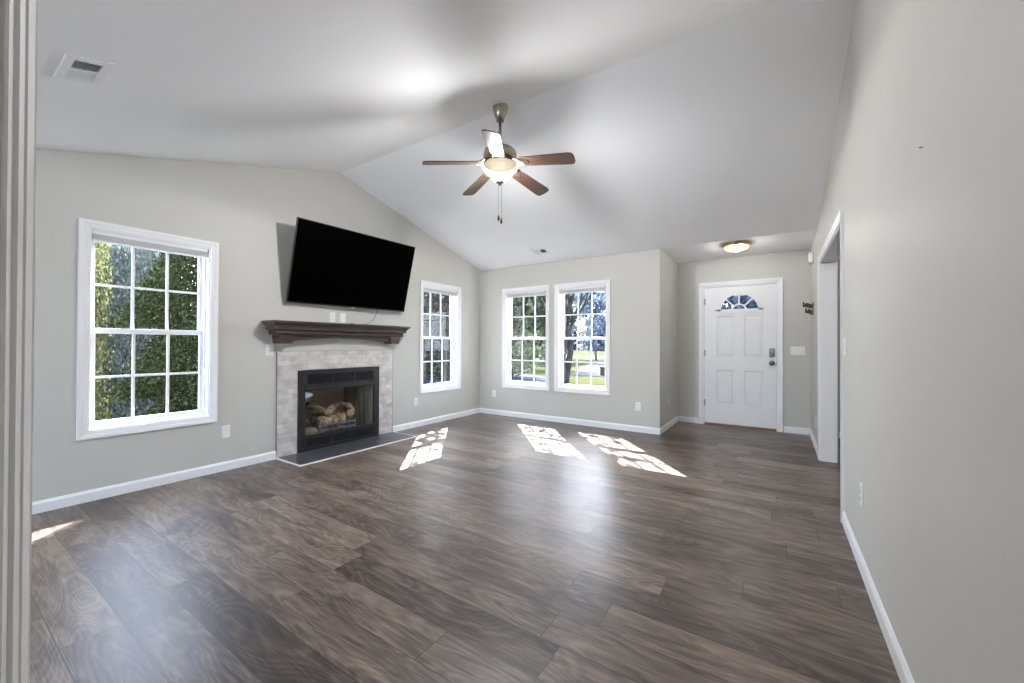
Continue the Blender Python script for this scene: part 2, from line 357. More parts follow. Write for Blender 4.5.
# casing profile: (offset from the opening's edge, projection from the wall)
CP = [(0, .0), (0, .008), (.004, .010), (.010, .0095), (.014, .012), (.030, .0135), (.036, .0165), (.052, .019), (.060, .019), (.060, 0)]
def casing_bm(bm, u0, u1, z0, z1, fn, closed=True, prof=CP, k=1.0):
    rings = []
    for a, h in prof:
        a *= k
        if closed: pts = [(u0-a, z0-a), (u1+a, z0-a), (u1+a, z1+a), (u0-a, z1+a)]
        else: pts = [(u0-a, z0), (u0-a, z1+a), (u1+a, z1+a), (u1+a, z0)]
        rings.append([bm.verts.new(fn(u, -h, z)) for u, z in pts])
    n = 4
    for A, B in zip(rings, rings[1:]):
        for i in range(n if closed else n-1): bm.faces.new([A[i], A[(i+1) % n], B[(i+1) % n], B[i]])
    if not closed:
        for i in (0, n-1): bm.faces.new([r[i] for r in rings])

# ---------------------------------------------------------------- windows (u along wall, d outward, z up)
def make_window(n, c, axis, label):
    if axis == 'L': fn = lambda u, d, z: (XL-d, c+u, z)
    else: fn = lambda u, d, z: (c+u, YB+d, z)
    root = empty('window_%d' % n, fn(0, 0, WZ0)); tag(root, label, None, None, 'structure')
    def mk(name, boxes, m, par=root, bevel=.0015):
        b = BM()
        for u0, u1, d0, d1, z0, z1 in boxes:
            p = [fn(u0, d0, z0), fn(u1, d0, z0), fn(u1, d1, z0), fn(u0, d1, z0), fn(u0, d0, z1), fn(u1, d0, z1), fn(u1, d1, z1), fn(u0, d1, z1)]
            add_hexa(b, p)
        return obj(name, b, m, par, bevel=bevel)
    w = WH-.012                       # clear half width inside the jamb boards
    b = BM(); casing_bm(b, -WH+.003, WH-.003, WZ0+.003, WZ1-.003, fn); obj('casing', b, M['white'], root)
    mk('jamb', [(-WH, -w, 0, .14, WZ0, WZ1), (w, WH, 0, .14, WZ0, WZ1), (-w, w, 0, .14, WZ1-.012, WZ1), (-w, w, 0, .14, WZ0, WZ0+.012)], M['white'])
    z0, z1, zm = WZ0+.012, WZ1-.012, 1.270
    # vinyl frame tracks
    mk('frame', [(-w, -w+.014, .055, .139, z0, z1), (w-.014, w, .055, .139, z0, z1), (-w+.014, w-.014, .055, .139, z1-.03, z1), (-w+.014, w-.014, .055, .139, z0, z0+.018)], M['vinyl'])
    a = w-.014; zl, zh = z0+.018, z1-.03
    def sash(name, d0, za, zb, rb, rt_):
        s = .025
        o = mk(name, [(-a, -a+s, d0, d0+.03, za, zb), (a-s, a, d0, d0+.03, za, zb), (-a+s, a-s, d0, d0+.03, za, za+rb), (-a+s, a-s, d0, d0+.03, zb-rt_, zb)], M['vinyl'])
        gx, g0, g1 = a-s, za+rb, zb-rt_
        mb = []
        for k in (-1, 1): mb.append((k*gx/3-.009, k*gx/3+.009, d0+.008, d0+.020, g0, g1))
        zmid = (g0+g1)/2; e = gx/3-.009
        for u0, u1 in ((-gx, -gx/3-.009), (-e, e), (gx/3+.009, gx)): mb.append((u0, u1, d0+.008, d0+.020, zmid-.009, zmid+.009))
        mk('muntin_grid', mb, M['vinyl'], o, 0)
        mk('glass_pane', [(-gx, gx, d0+.0215, d0+.0255, g0, g1)], M['glass'], o, 0)
        return o
    sash('upper_sash', .106, zm-.012, zh, .035, .03)
    ls = sash('lower_sash', .072, zl, zm+.022, .026, .042)
    mk('sash_lock', [(-.03, .03, .060, .072, zm+.008, zm+.020)], M['vinyl'], ls)
    return root, fn
WL = ['white framed six over six window on fireplace wall, nearest the camera, dark evergreen outside',
      'narrow-looking white window on fireplace wall beyond the television, bare trees outside',
      'left window of the pair on the back wall, leafy green tree outside',
      'right window of the pair on the back wall, forked tree trunk outside']
BLB = ['raised grey-white pleated blind at top of the large near-left window', 'raised blind at top of the window just right of the television',
       'raised blind at top of the left back-wall window', 'raised blind at top of the right back-wall window']
win_defs = [(1, WINS_L[0], 'L'), (2, WINS_L[1], 'L'), (3, WINS_B[0], 'B'), (4, WINS_B[1], 'B')]
for (n, c, ax), lb, bl in zip(win_defs, WL, BLB):
    root, fn = make_window(n, c, ax, lb)
    w = WH-.014
    br = empty('window_blind', fn(0, .02, WZ1-.07)); tag(br, bl, 'blind', 'raised blinds in the four windows')
    def mk2(name, u0, u1, d0, d1, z0, z1, m):
        b = BM(); add_hexa(b, [fn(u0, d0, z0), fn(u1, d0, z0), fn(u1, d1, z0), fn(u0, d1, z0), fn(u0, d0, z1), fn(u1, d0, z1), fn(u1, d1, z1), fn(u0, d1, z1)])
        return obj(name, b, m, br, bevel=.0015)
    zt = WZ1-.014
    mk2('head_rail', -w, w, .004, .042, zt-.026, zt, M['white'])
    # folded pleats
    b = BM(); nple = 6; hh = .042/nple
    for i in range(nple):
        za = zt-.0265-.042+i*hh
        add_prism(b, [(.010, za+hh*.5), (.006, za+hh*.15), (.040, za+hh*.15), (.040, za+hh*.95), (.006, za+hh*.95)], lambda u, v, t: fn(t, u, v), -w+.004, w-.004)
    obj('pleat_stack', b, M['blind'], br)
    mk2('bottom_rail', -w+.002, w-.002, .006, .040, zt-.081, zt-.0688, M['white'])
    mk2('end_bracket', w-.006, w, .002, .044, zt-.030, zt-.0005, M['louver'])

# ---------------------------------------------------------------- front door
def front_door():
    fnd = lambda u, d, z: (u, YF+d, z)
    root = empty('door_1', ((DX0+DX1)/2, YF, 0)); tag(root, 'white six-part entry door with half-round fanlight at the end of the foyer', None, None, 'structure')
    b = BM(); casing_bm(b, DX0+.004, DX1-.004, 0, DZ-.004, fnd, closed=False); obj('casing', b, M['white'], root)
    b = BM(); add_box(b, DX0, DX0+.018, YF, YF+.14, 0, DZ); add_box(b, DX1-.018, DX1, YF, YF+.14, 0, DZ); add_box(b, DX0+.018, DX1-.018, YF, YF+.14, DZ-.018, DZ)
    obj('jamb', b, M['white'], root)
    b = BM(); add_box(b, DX0+.0185, DX0+.040, YF+.0525, YF+.070, .033, DZ-.019); add_box(b, DX1-.040, DX1-.0185, YF+.0525, YF+.070, .033, DZ-.019); add_box(b, DX0+.040, DX1-.040, YF+.0525, YF+.070, DZ-.045, DZ-.019); add_box(b, DX0+.040, DX1-.040, YF+.0525, YF+.070, .033, .06); obj('door_stop', b, M['white'], root)
    sx0, sx1, sz0, sz1 = DX0+.0205, DX1-.0205, .030, DZ-.0205
    cx = (sx0+sx1)/2
    ysf = YF+.012
    # slab: face sheet with panel wells and fan hole built from a displaced grid
    b = BM()
    fanc, fanr, fanz = cx, .285, 1.675
    panels = [(-.735, -.503, 1.005, 1.600), (-.385, -.153, 1.005, 1.600), (-.735, -.503, .315, .815), (-.385, -.153, .315, .815)]
    # outline polygon pieces: use boolean-free construction: frame boxes around panels and a fan-shaped hole
    def bx(x0, x1, z0, z1, y0=ysf, y1=ysf+.040): add_box(b, x0, x1, y0, y1, z0, z1)
    px = [sx0, panels[0][0], panels[0][1], panels[1][0], panels[1][1], sx1]
    bx(px[0], px[1], sz0, 1.655); bx(px[2], px[3], sz0, 1.655); bx(px[4], px[5], sz0, 1.655)
    for k in (1, 3):
        bx(px[k], px[k+1], sz0, .315); bx(px[k], px[k+1], .815, 1.005); bx(px[k], px[k+1], 1.600, 1.655)
    # above: fan hole
    bx(sx0, cx-fanr, 1.655, sz1); bx(cx+fanr, sx1, 1.655, sz1); 
    bx(cx-fanr, cx+fanr, 1.655, fanz)
    nseg = 20
    for i in range(nseg):
        a0, a1 = PI*i/nseg, PI*(i+1)/nseg
        p0 = (cx+fanr*math.cos(a0), fanz+fanr*math.sin(a0)); p1 = (cx+fanr*math.cos(a1), fanz+fanr*math.sin(a1))
        add_prism(b, [p0, (p0[0], sz1), (p1[0], sz1), p1], lambda u, v, t: (u, t, v), ysf, ysf+.040)
    bmesh.ops.remove_doubles(b, verts=b.verts, dist=1e-5)
    slab_o = obj('door_slab', b, M['white'], root)
    for (x0, x1, z0, z1) in panels:
        b = BM(); rings = []
        for a, dy in ((0, 0), (.008, .007), (.016, .009), (.028, .009), (.045, .003), (.05, .003)):
            rings.append([b.verts.new((x, ysf+dy, z)) for x, z in ((x0+a, z0+a), (x1-a, z0+a), (x1-a, z1-a), (x0+a, z1-a))])
        for A, B in zip(rings, rings[1:]):
            for i in range(4): b.faces.new([A[i], A[(i+1) % 4], B[(i+1) % 4], B[i]])
        b.faces.new(rings[-1])
        R2 = [b.verts.new((x, ysf+.03, z)) for x, z in ((x0, z0), (x1, z0), (x1, z1), (x0, z1))]
        for i in range(4): b.faces.new([rings[0][i], rings[0][(i+1) % 4], R2[(i+1) % 4], R2[i]])
        b.faces.new(R2)
        obj('raised_panel', b, M['white'], slab_o)
    # fan light frame
    b = BM()
    def arc_bar(r0, r1, y0, y1, a0=0, a1=PI, n=24):
        for i in range(n):
            t0, t1 = a0+(a1-a0)*i/n, a0+(a1-a0)*(i+1)/n
            q = [(cx+r*math.cos(t), fanz+r*math.sin(t)) for r, t in ((r0, t0), (r1, t0), (r1, t1), (r0, t1))]
            add_prism(b, q, lambda u, v, t: (u, t, v), y0, y1)
    arc_bar(.235, .292, ysf-.014, ysf+.01)
    add_box(b, cx-.292, cx+.292, ysf-.014, ysf+.01, fanz-.034, fanz+.022)
    arc_bar(.078, .100, ysf-.006, ysf+.012)
    for ang in (45, 90, 135):
        t = math.radians(ang); c_, s_ = math.cos(t), math.sin(t); w_ = .010
        q = [(cx+.098*c_-w_*s_, fanz+.098*s_+w_*c_), (cx+.098*c_+w_*s_, fanz+.098*s_-w_*c_), (cx+.240*c_+w_*s_, fanz+.240*s_-w_*c_), (cx+.240*c_-w_*s_, fanz+.240*s_+w_*c_)]
        add_prism(b, q, lambda u, v, t: (u, t, v), ysf-.005, ysf+.011)
    bmesh.ops.remove_doubles(b, verts=b.verts, dist=1e-5)
    fo = obj('fanlight_frame', b, M['white'], slab_o)
    b = BM(); q = [(cx+.27*math.cos(PI*i/24), fanz+.27*math.sin(PI*i/24)) for i in range(25)]
    add_prism(b, q, lambda u, v, t: (u, t, v), ysf+.018, ysf+.022); obj('fanlight_glass', b, M['glass'], fo)
    for z in (.326, 1.06, 1.82):
        b = BM(); add_lathe(b, [(.006, -.045), (.006, .045)], (sx0-.004, YF-.003, z), 10); add_box(b, sx0-.004, sx0+.012, YF, YF+.012, z-.045, z+.045)
        obj('hinge', b, M['steel'], slab_o)
    # keypad deadbolt + knob
    kx = -.052
    b = BM(); add_box(b, kx-.032, kx+.032, ysf-.024, ysf, 1.015, 1.135); o = obj('keypad_deadbolt', b, M['pewter'], slab_o, bevel=.008)
    b = BM(); add_box(b, kx-.022, kx+.022, ysf-.027, ysf-.0235, 1.078, 1.125); obj('keypad', b, M['nickel'], o, bevel=.002)
    b = BM(); add_box(b, kx-.007, kx+.007, ysf-.040, ysf-.024, 1.026, 1.060); obj('thumb_turn', b, M['nickel'], o, bevel=.002)
    b = BM(); prof = [(.033, 0), (.033, .006), (.024, .012), (.011, .016), (.010, .032), (.022, .040), (.028, .052), (.026, .064), (.014, .070), (.002, .071)]
    add_lathe(b, prof, seg=24)
    bmesh.ops.transform(b, matrix=Matrix.Translation((kx-.002, ysf, .935)) @ Matrix.Rotation(PI/2, 4, 'X'), verts=b.verts)
    obj('door_knob', b, M['pewter'], slab_o, smooth=True)
    b = BM(); add_box(b, sx1+.001, sx1+.006, YF+.0, YF+.010, .90, .96); obj('strike_plate', b, M['pewter'], root)
    b = BM(); add_prism(b, [(YF-.035, 0.0005), (YF-.035, .006), (YF-.01, .024), (YF+.14, .032), (YF+.14, .0005)], lambda u, v, t: (t, u, v), DX0+.0185, DX1-.0185); obj('threshold', b, M['brass'], root)
front_door()

def fill_door():  # added out of view so daylight fills the room from behind
    root = empty('door_added', ((PX0+PX1)/2, KY, 0)); tag(root, 'wide sliding glass door added unseen behind the camera for fill daylight', None, None, 'structure')
    b = BM(); add_box(b, PX0, PX0+.05, KY-.12, KY, 0, 2.12); add_box(b, PX1-.05, PX1, KY-.12, KY, 0, 2.12); add_box(b, PX0+.05, PX1-.05, KY-.12, KY, 2.07, 2.12); add_box(b, PX0+.05, PX1-.05, KY-.12, KY, 0, .03); obj('frame', b, M['vinyl'], root)
    mid = (PX0+PX1)/2
    for x0, x1, y in ((PX0+.05, mid+.03, KY-.05), (mid-.03, PX1-.05, KY-.09)):
        b = BM(); add_box(b, x0, x0+.06, y-.03, y, .03, 2.07); add_box(b, x1-.06, x1, y-.03, y, .03, 2.07); add_box(b, x0+.06, x1-.06, y-.03, y, .03, .11); add_box(b, x0+.06, x1-.06, y-.03, y, 2.0, 2.07)
        o = obj('added_sliding_panel', b, M['vinyl'], root); b = BM(); add_box(b, x0+.06, x1-.06, y-.017, y-.013, .11, 2.0); obj('glass_pane', b, M['glass'], o)
fill_door()

# ---------------------------------------------------------------- cased openings
fnr = lambda u, d, z: (XR+d, u, z)
root = empty('trim_1', (XR, (OY0+OY1)/2, 0)); root['kind'] = 'structure'; root['label'] = 'white casing around the wide opening in the right wall'
b = BM(); casing_bm(b, OY0+.004, OY1-.004, 0, OZ-.004, fnr, closed=False); obj('casing', b, M['white'], root)
b = BM(); casing_bm(b, OY0+.004, OY1-.004, 0, OZ-.004, lambda u, d, z: (XR+.13-d, u, z), closed=False); obj('casing', b, M['white'], root)
b = BM(); add_box(b, XR, XR+.13, OY0, OY0+.015, 0, OZ); add_box(b, XR, XR+.13, OY1-.015, OY1, 0, OZ); add_box(b, XR, XR+.13, OY0+.015, OY1-.015, OZ-.015, OZ)
obj('jamb', b, M['white'], root)
root = empty('trim_2', (-.61, -.01, 0)); root['kind'] = 'structure'; root['label'] = 'white door casing close to the camera at the left edge'
CP2 = [(0, 0), (0, .0034), (.010, .0071), (.0105, .0109), (.022, .0155), (.0225, .0175), (.042, .0241), (.043, .0256), (.060, .0256), (.060, 0)]
b = BM(); casing_bm(b, -.605, XR+.3, 0, 2.09, lambda u, d, z: (u, YN-d, z), closed=False, prof=CP2)
geom = [v for v in b.verts if v.co.x > XR-.001]
for v in geom: v.co.x = XR-.001
obj('casing', b, M['white'], root)
b = BM(); add_box(b, -.62, -.60, -.07, YN, 0, 2.085); add_box(b, -.60, XR, -.07, YN, 2.085, 2.10); obj('jamb', b, M['white'], root)

# ---------------------------------------------------------------- fireplace
FY = 2.826
def fireplace():
    # tile surround
    b = BM(); t = .012
    y0, y1, z1 = 2.090, 3.562, 1.095; iy0, iy1, iz = 2.300, 3.343, .893
    add_box(b, XL+.0010, XL+t, y0, iy0, .0125, z1); add_box(b, XL+.0010, XL+t, iy1, y1, .0125, z1); add_box(b, XL+.0010, XL+t, iy0, iy1, iz, z1)
    s = obj('fireplace_surround', b, M['tile']); tag(s, 'pale grey marble brick-tile surround around the black fireplace', 'fireplace surround')
    b = BM(); e = .004
    add_box(b, XL+.001, XL+t+.003, y0-e, y0-.0003, .0125, z1+e); add_box(b, XL+.001, XL+t+.003, y1+.0003, y1+e, .0125, z1+e); add_box(b, XL+.001, XL+t+.003, y0, y1, z1+.0003, z1+e)
    obj('edge_trim', b, M['iron'], s)
    # hearth
    hx = -3.80
    b = BM(); add_box(b, XL, hx-.010, 2.094, 3.560, .0005, .012); h = obj('hearth', b, M['hearth']); tag(h, 'dark slate hearth slab on the floor below the fireplace', 'hearth')
    b = BM(); add_box(b, XL, hx, 2.082, 2.0938, .0005, .0135); add_box(b, hx-.0098, hx, 2.094, 3.56, .0005, .0135); add_box(b, XL, hx, 3.5602, 3.572, .0005, .0135)
    obj('edge_strip', b, M['white'], h)
    # insert
    root = empty('fireplace_insert', (XL, FY, 0)); tag(root, 'black metal gas fireplace insert with louvers and glass front', 'fireplace')
    X = XL; a0, a1 = 2.305, 3.338
    g0, g1, gz0, gz1 = 2.378, 3.262, .178, .668
    b = BM(); P = .028
    add_box(b, X+.0005, X+P, a0, g0, .0125, .888); add_box(b, X+.0005, X+P, g1, a1, .0125, .888)
    # top box with louver openings
    ys = [g0+.02, g0+.305, g0+.325, g0+.595, g0+.615, g1-.02]
    def band(z0, z1, lz0, lz1):
        add_box(b, X+.0005, X+P, g0, g1, z0, lz0); add_box(b, X+.0005, X+P, g0, g1, lz1, z1)
        for q0, q1 in ((g0, ys[0]), (ys[1], ys[2]), (ys[3], ys[4]), (ys[5], g1)): add_box(b, X+.0005, X+P, q0, q1, lz0, lz1)
    band(.668, .888, .735, .835); band(.0125, .178, .045, .135)
    fr = obj('metal_frame', b, M['black_metal'], root, bevel=.002)
    for lz0, lz1 in ((.735, .835), (.045, .135)):
        for k in (0, 2, 4):
            b = BM(); add_box(b, X+.004, X+.010, ys[k], ys[k+1], lz0, lz1)
            nl = 5
            for i in range(nl):
                z = lz0+(lz1-lz0)*(i+.5)/nl; h_ = (lz1-lz0)/nl*.42
                add_prism(b, [(X+.010, z+h_), (X+.024, z-h_*.2), (X+.024, z-h_*.6), (X+.010, z+h_*.5)], lambda u, v, t: (u, t, v), ys[k]+.004, ys[k+1]-.004)
            obj('louver_panel', b, M['louver'], root)
    b = BM(); add_box(b, X+.012, X+.042, g0-.01, g1+.01, gz1-.005, gz1+.028); obj('hood', b, M['black_metal'], root, bevel=.004)
    b = BM(); add_box(b, X+.012, X+.032, g0-.01, g1+.01, gz0-.022, gz0+.004); obj('lower_rail', b, M['louver'], root, bevel=.002)
    b = BM(); add_box(b, X+.004, X+.008, g0, g1, gz0, gz1); obj('glass_front', b, M['fireglass'], root)
    # firebox shell
    bx0 = X-.42; by0, by1 = g0+.13, g1-.13; T = .01
    b = BM(); add_box(b, bx0-T, bx0, by0, by1, .10, .76); obj('firebox_back', b, M['firebrick'], root)
    for s_, (ya, yb) in ((-1, (g0+.004, by0)), (1, (g1-.004, by1))):
        b = BM(); add_prism(b, [(X-.002, ya), (bx0, yb), (bx0, yb+s_*T), (X-.002, ya+s_*T)], lambda u, v, t: (u, v, t), .10, .76); obj('firebox_side', b, M['firesteel'], root)
    b = BM(); add_prism(b, [(X-.002, g0+.004), (X-.002, g1-.004), (bx0, by1), (bx0, by0)], lambda u, v, t: (u, v, t), .09, .10); obj('firebox_floor', b, M['firesteel'], root)
    b = BM(); add_prism(b, [(X-.002, g0+.004), (X-.002, g1-.004), (bx0, by1), (bx0, by0)], lambda u, v, t: (u, v, t), .76, .77); obj('firebox_top', b, M['black_metal'], root)
    b = BM(); add_prism(b, [(g0+.002, gz1-.012), (g0+.002, gz1-.095), (g0+.105, gz1-.050)], lambda u, v, t: (t, u, v), X+.0085, X+.0095)  # flat triangle painted as light reflected in the glass
    s = obj('glass_light_patch', b, M['light_patch']); tag(s, 'small pale triangle standing in for reflected light in the upper left corner of the fireplace glass', 'light_patch')
    # grate
    gr = empty('fire_grate', (X-.1, 2.80, .10)); tag(gr, 'grey iron grate with square openings under the gas logs', 'fireplace grate')
    gx = X-.075; q0, q1 = 2.60, 3.06
    b = BM()
    for z in (.180, .236): add_tube(b, [(gx, q0, z), (gx, q1, z)], .009, 6)
    obj('front_rail', b, M['iron'], gr)
    for i in range(7):
        y = q0+(q1-q0)*i/6; b = BM(); add_tube(b, [(gx, y, .101), (gx, y, .200), (gx, y, .268)], [.010, .010, .007], 6); obj('upright', b, M['iron'], gr)
        b = BM(); add_tube(b, [(gx-.005, y, .208), (gx-.26, y, .208)], .007, 6); obj('support_bar', b, M['iron'], gr)
    # gas logs
    def log(name, pts, r, m, lab):
        b = BM(); P_ = [Vector(p) for p in pts]; Q = []; R_ = []
        n = 12
        for i in range(n+1):
            t = i/n*(len(P_)-1); k = min(int(t), len(P_)-2); f_ = t-k
            Q.append(P_[k].lerp(P_[k+1], f_)); R_.append(r*(1+.16*math.sin(i*2.3+r*90)+random.uniform(-.08, .08))*(.72 if i in (0, n) else 1))
        add_tube(b, Q, R_, 12)
        for v in b.verts: v.co += Vector([random.uniform(-1, 1)*r*.09 for _ in range(3)])
        o = obj(name, b, m, None, smooth=True); tag(o, lab, 'gas log', 'gas logs in the fireplace')
        ss = o.modifiers.new('sub', 'SUBSURF'); ss.levels = 1; ss.render_levels = 1
    log('fire_log', [(X-.12, 2.60, .285), (X-.11, 2.78, .275), (X-.12, 2.95, .285)], .062, M['log'], 'thick tan front log lying across the grate')
    log('fire_log', [(X-.24, 2.58, .29), (X-.26, 2.82, .31), (X-.24, 3.06, .30)], .062, M['logdark'], 'dark charred rear log behind the tan front log')
    log('fire_log', [(X-.24, 2.53, .485), (X-.17, 2.62, .43), (X-.12, 2.71, .375)], .042, M['logdark'], 'dark slanting log rising to the left end')
    log('fire_log', [(X-.07, 2.68, .350), (X-.14, 2.78, .405), (X-.25, 2.90, .43)], .040, M['log'], 'pale log with knobbly end laid diagonally on top at left')
    log('fire_log', [(X-.09, 2.96, .290), (X-.11, 3.04, .355), (X-.20, 3.03, .43)], .044, M['log'], 'light tan log curving up at the right end')
    log('fire_log', [(X-.15, 2.80, .42), (X-.19, 2.90, .455), (X-.14, 3.00, .42)], .034, M['logdark'], 'thin charred log on the very top of the stack')
    b = BM(); bmesh.ops.create_icosphere(b, subdivisions=3, radius=.07)
    for v in b.verts: v.co = Vector((v.co.x*.8, v.co.y*1.3, v.co.z*1.0))*random.uniform(.95, 1.05)+Vector((X-.09, 2.50, .168))
    tag(obj('ember_rock', b, M['ember'], smooth=True), 'rough grey ember rock at the left of the grate', 'rock')
fireplace()

def mantel():
    root = empty('mantel_shelf', (XL, 2.806, 1.27)); tag(root, 'dark stained wooden mantel shelf with corbels above the tiled fireplace', 'mantel')
    hw, dep, FY = .765, .135, 2.806
    def stack(name, levels):
        b = BM(); rings = []
        for z, o_ in levels:
            rings.append([b.verts.new(p) for p in ((XL+.0005, FY-hw-o_, z), (XL+dep+o_, FY-hw-o_, z), (XL+dep+o_, FY+hw+o_, z), (XL+.0005, FY+hw+o_, z))])
        b.faces.new(rings[0][::-1]); b.faces.new(rings[-1])
        for A, B in zip(rings, rings[1:]):
            for i in range(4): b.faces.new([A[i], A[(i+1) % 4], B[(i+1) % 4], B[i]])
        return obj(name, b, M['mantel'], root)
    stack('shelf_top', [(1.3835, .095), (1.387, .101), (1.400, .101), (1.405, .096)])
    stack('crown_moulding', [(1.3165, .058), (1.320, .060), (1.330, .060), (1.345, .063), (1.360, .071), (1.370, .080), (1.377, .090), (1.383, .092)])
    stack('lower_moulding', [(1.266, .020), (1.270, .026), (1.282, .032), (1.294, .034), (1.306, .031), (1.316, .026)])
    # arched apron
    b = BM(); n = 24; cols = []
    y0, y1 = FY-hw+.1505, FY+hw-.1505
    pts = [(y0+(y1-y0)*i/n, 1.203+.040*math.sin(PI*i/n)) for i in range(n+1)]
    for (ya, za), (yb, zb) in zip(pts, pts[1:]):
        add_hexa(b, [(XL+.0005, ya, za), (XL+.115, ya, za), (XL+.115, yb, zb), (XL+.0005, yb, zb), (XL+.0005, ya, 1.2655), (XL+.115, ya, 1.2655), (XL+.115, yb, 1.2655), (XL+.0005, yb, 1.2655)])
    bmesh.ops.remove_doubles(b, verts=b.verts, dist=1e-5); obj('apron', b, M['mantel'], root)
    for s in (0, 1):
        y0 = FY-hw if s == 0 else FY+hw-.150
        b = BM(); add_box(b, XL+.0005, XL+.150, y0, y0+.150, 1.222, 1.2655); c = obj('corbel', b, M['mantel'], root, bevel=.003)
        b = BM(); add_box(b, XL+.0005, XL+.138, y0+.006, y0+.144, 1.178, 1.2215); obj('corbel_block', b, M['mantel'], c, bevel=.005)
mantel()

# ---------------------------------------------------------------- television
def television():
    c = Vector((-4.063, 2.905, 2.022)); tilt, sw, w = .255, -.032, 1.516; h = w*.572
    n = Vector((math.cos(sw)*math.cos(tilt), math.sin(sw)*math.cos(tilt), -math.sin(tilt)))
    r = Vector((-math.sin(sw), math.cos(sw), 0)); u = n.cross(r); u = u if u.z > 0 else -u
    root = empty('television', (XL, 2.905, 2.022)); tag(root, 'large black flat-screen television tilted down above the mantel', 'television')
    def b_(name, a0, a1, h0, h1, d0, d1, m, par=root, bev=.003):
        b = BM(); q = []
        for hh in (h0, h1):
            for aa, dd in ((a0, d0), (a1, d0), (a1, d1), (a0, d1)): q.append(c+r*aa+u*hh+n*dd)
        add_hexa(b, q); return obj(name, b, m, par, bevel=bev)
    H2, W2 = h/2, w/2
    body = b_('body', -W2, W2, -H2, H2, -.026, -.002, M['bezel'])
    b_('screen', -W2+.010, W2-.010, -H2+.016, H2-.010, -.0019, .0, M['screen'], root, .0)
    b_('rear_housing', -W2+.22, W2-.22, -H2+.06, -H2+.50, -.062, -.0265, M['bezel'], root, .006)
    b_('logo_tab', -.018, .018, -H2-.008, -H2+.004, -.014, .001, M['plastic'], body, .001)
    b = BM(); wz = c.z
    add_box(b, XL+.0005, XL+.018, 2.905-.21, 2.905+.21, wz-.16, wz+.16)
    o = obj('wall_bracket', b, M['black_metal'], root)
    for s in (-.15, .15):
        p = c+r*s-n*.063
        for dz in (-.10, .13):
            a = p+u*dz
            if a.x < XL+.03: continue
            b = BM(); add_tube(b, [(XL+.018, a.y, a.z), (a.x, a.y, a.z)], .012, 8); obj('tilt_arm', b, M['black_metal'], o)
    b = BM(); s0 = c+r*.36-u*(H2-.04)-n*.03
    pts = [s0, (XL+.07, 3.245, 1.54), (XL+.075, 3.20, 1.475), (XL+.08, 3.12, 1.428), (XL+.09, 3.02, 1.4085), (XL+.085, 2.96, 1.4085), (XL+.07, 2.925, 1.4095)]
    # smooth
    Q = []
    P_ = [Vector(p) for p in pts]; P_ = [P_[0]]+P_+[P_[-1]]
    for i in range(1, len(P_)-2):
        for k in range(6):
            t = k/6; p0, p1, p2, p3 = P_[i-1], P_[i], P_[i+1], P_[i+2]
            Q.append(.5*((2*p1)+(-p0+p2)*t+(2*p0-5*p1+4*p2-p3)*t*t+(-p0+3*p1-3*p2+p3)*t**3))
    Q.append(P_[-1])
    for q in Q:
        if q.x > XL+.0 and q.z < 1.409: q.z = 1.409
    add_tube(b, Q, .0028, 6)
    co = obj('power_cable', b, M['cable'], smooth=True); tag(co, 'thin black cable drooping from the television onto the mantel', 'cable')
    b = BM(); add_box(b, XL+.055, XL+.075, 2.895, 2.93, 1.4055, 1.420); obj('plug', b, M['cable'], co, bevel=.003)
television()

# ---------------------------------------------------------------- wall plates
def plate(label, pos, nrm, kind='outlet', gangs=1, cat='outlet', group=None, wd=None):
    rz = math.atan2(nrm[1], nrm[0])
    names = {'outlet': 'wall_outlet', 'switch': 'light_switch', 'blank': 'wall_plate'}
    root = empty(names[kind], pos, (0, 0, rz)); tag(root, label, cat, group)
    w = wd or (.035+.023*(gangs-1)); hh = .0575
    b = BM(); rings = []
    for a, x in ((0, .0005), (0, .003), (.004, .006), (w-.001, .0063)):
        a2 = min(a, hh-.001); rings.append([b.verts.new((x, yy, zz)) for yy, zz in ((-w+a, -hh+a2), (w-a, -hh+a2), (w-a, hh-a2), (-w+a, hh-a2))][:4])
    for A, B in zip(rings[:3], rings[1:3]):
        for i in range(4): b.faces.new([A[i], A[(i+1) % 4], B[(i+1) % 4], B[i]])
    b.faces.new(rings[0][::-1]); b.faces.new(rings[2])
    for v in [v for v in b.verts if not v.link_faces]: b.verts.remove(v)
    child('cover_plate', b, M['plastic'], root)
    for g in range(gangs):
        yc = (g-(gangs-1)/2)*.046
        if kind == 'outlet':
            for dz in (-.020, .020):
                b = BM(); add_prism(b, [(yc+.0165*math.cos(t)*1.0, dz+.0145*math.sin(t)) for t in [2*PI*k/16 for k in range(16)]], lambda u, v, t: (t, u, v), .0062, .0085)
                o = child('receptacle', b, M['plastic'], root)
                b = BM(); add_box(b, .0086, .0092, yc-.0075, yc-.0050, dz-.002, dz+.007); add_box(b, .0086, .0092, yc+.0050, yc+.0075, dz-.002, dz+.007); add_box(b, .0086, .0092, yc-.002, yc+.002, dz-.010, dz-.006)
                s = child('slots', b, M['dark'], o)
        elif kind == 'switch':
            b = BM(); add_box(b, .0062, .0075, yc-.006, yc+.006, -.013, .013); child('toggle_frame', b, M['blind'], root)
            b = BM(); add_hexa(b, [(.0076, yc-.004, -.002), (.0076, yc+.004, -.002), (.0076, yc+.004, -.006), (.0076, yc-.004, -.006), (.018, yc-.004, .010), (.018, yc+.004, .010), (.016, yc+.004, .005), (.016, yc-.004, .005)])
            child('toggle', b, M['plastic'], root)
    return root
plate('white outlet plate low on left wall below the near window', (XL, 1.640, .357), (1, 0), 'blank', 1, 'wall plate')
plate('white switch plate left of the tile surround under the mantel corner', (XL, 2.022, 1.112), (1, 0), 'switch', 1, 'switch', wd=.040)
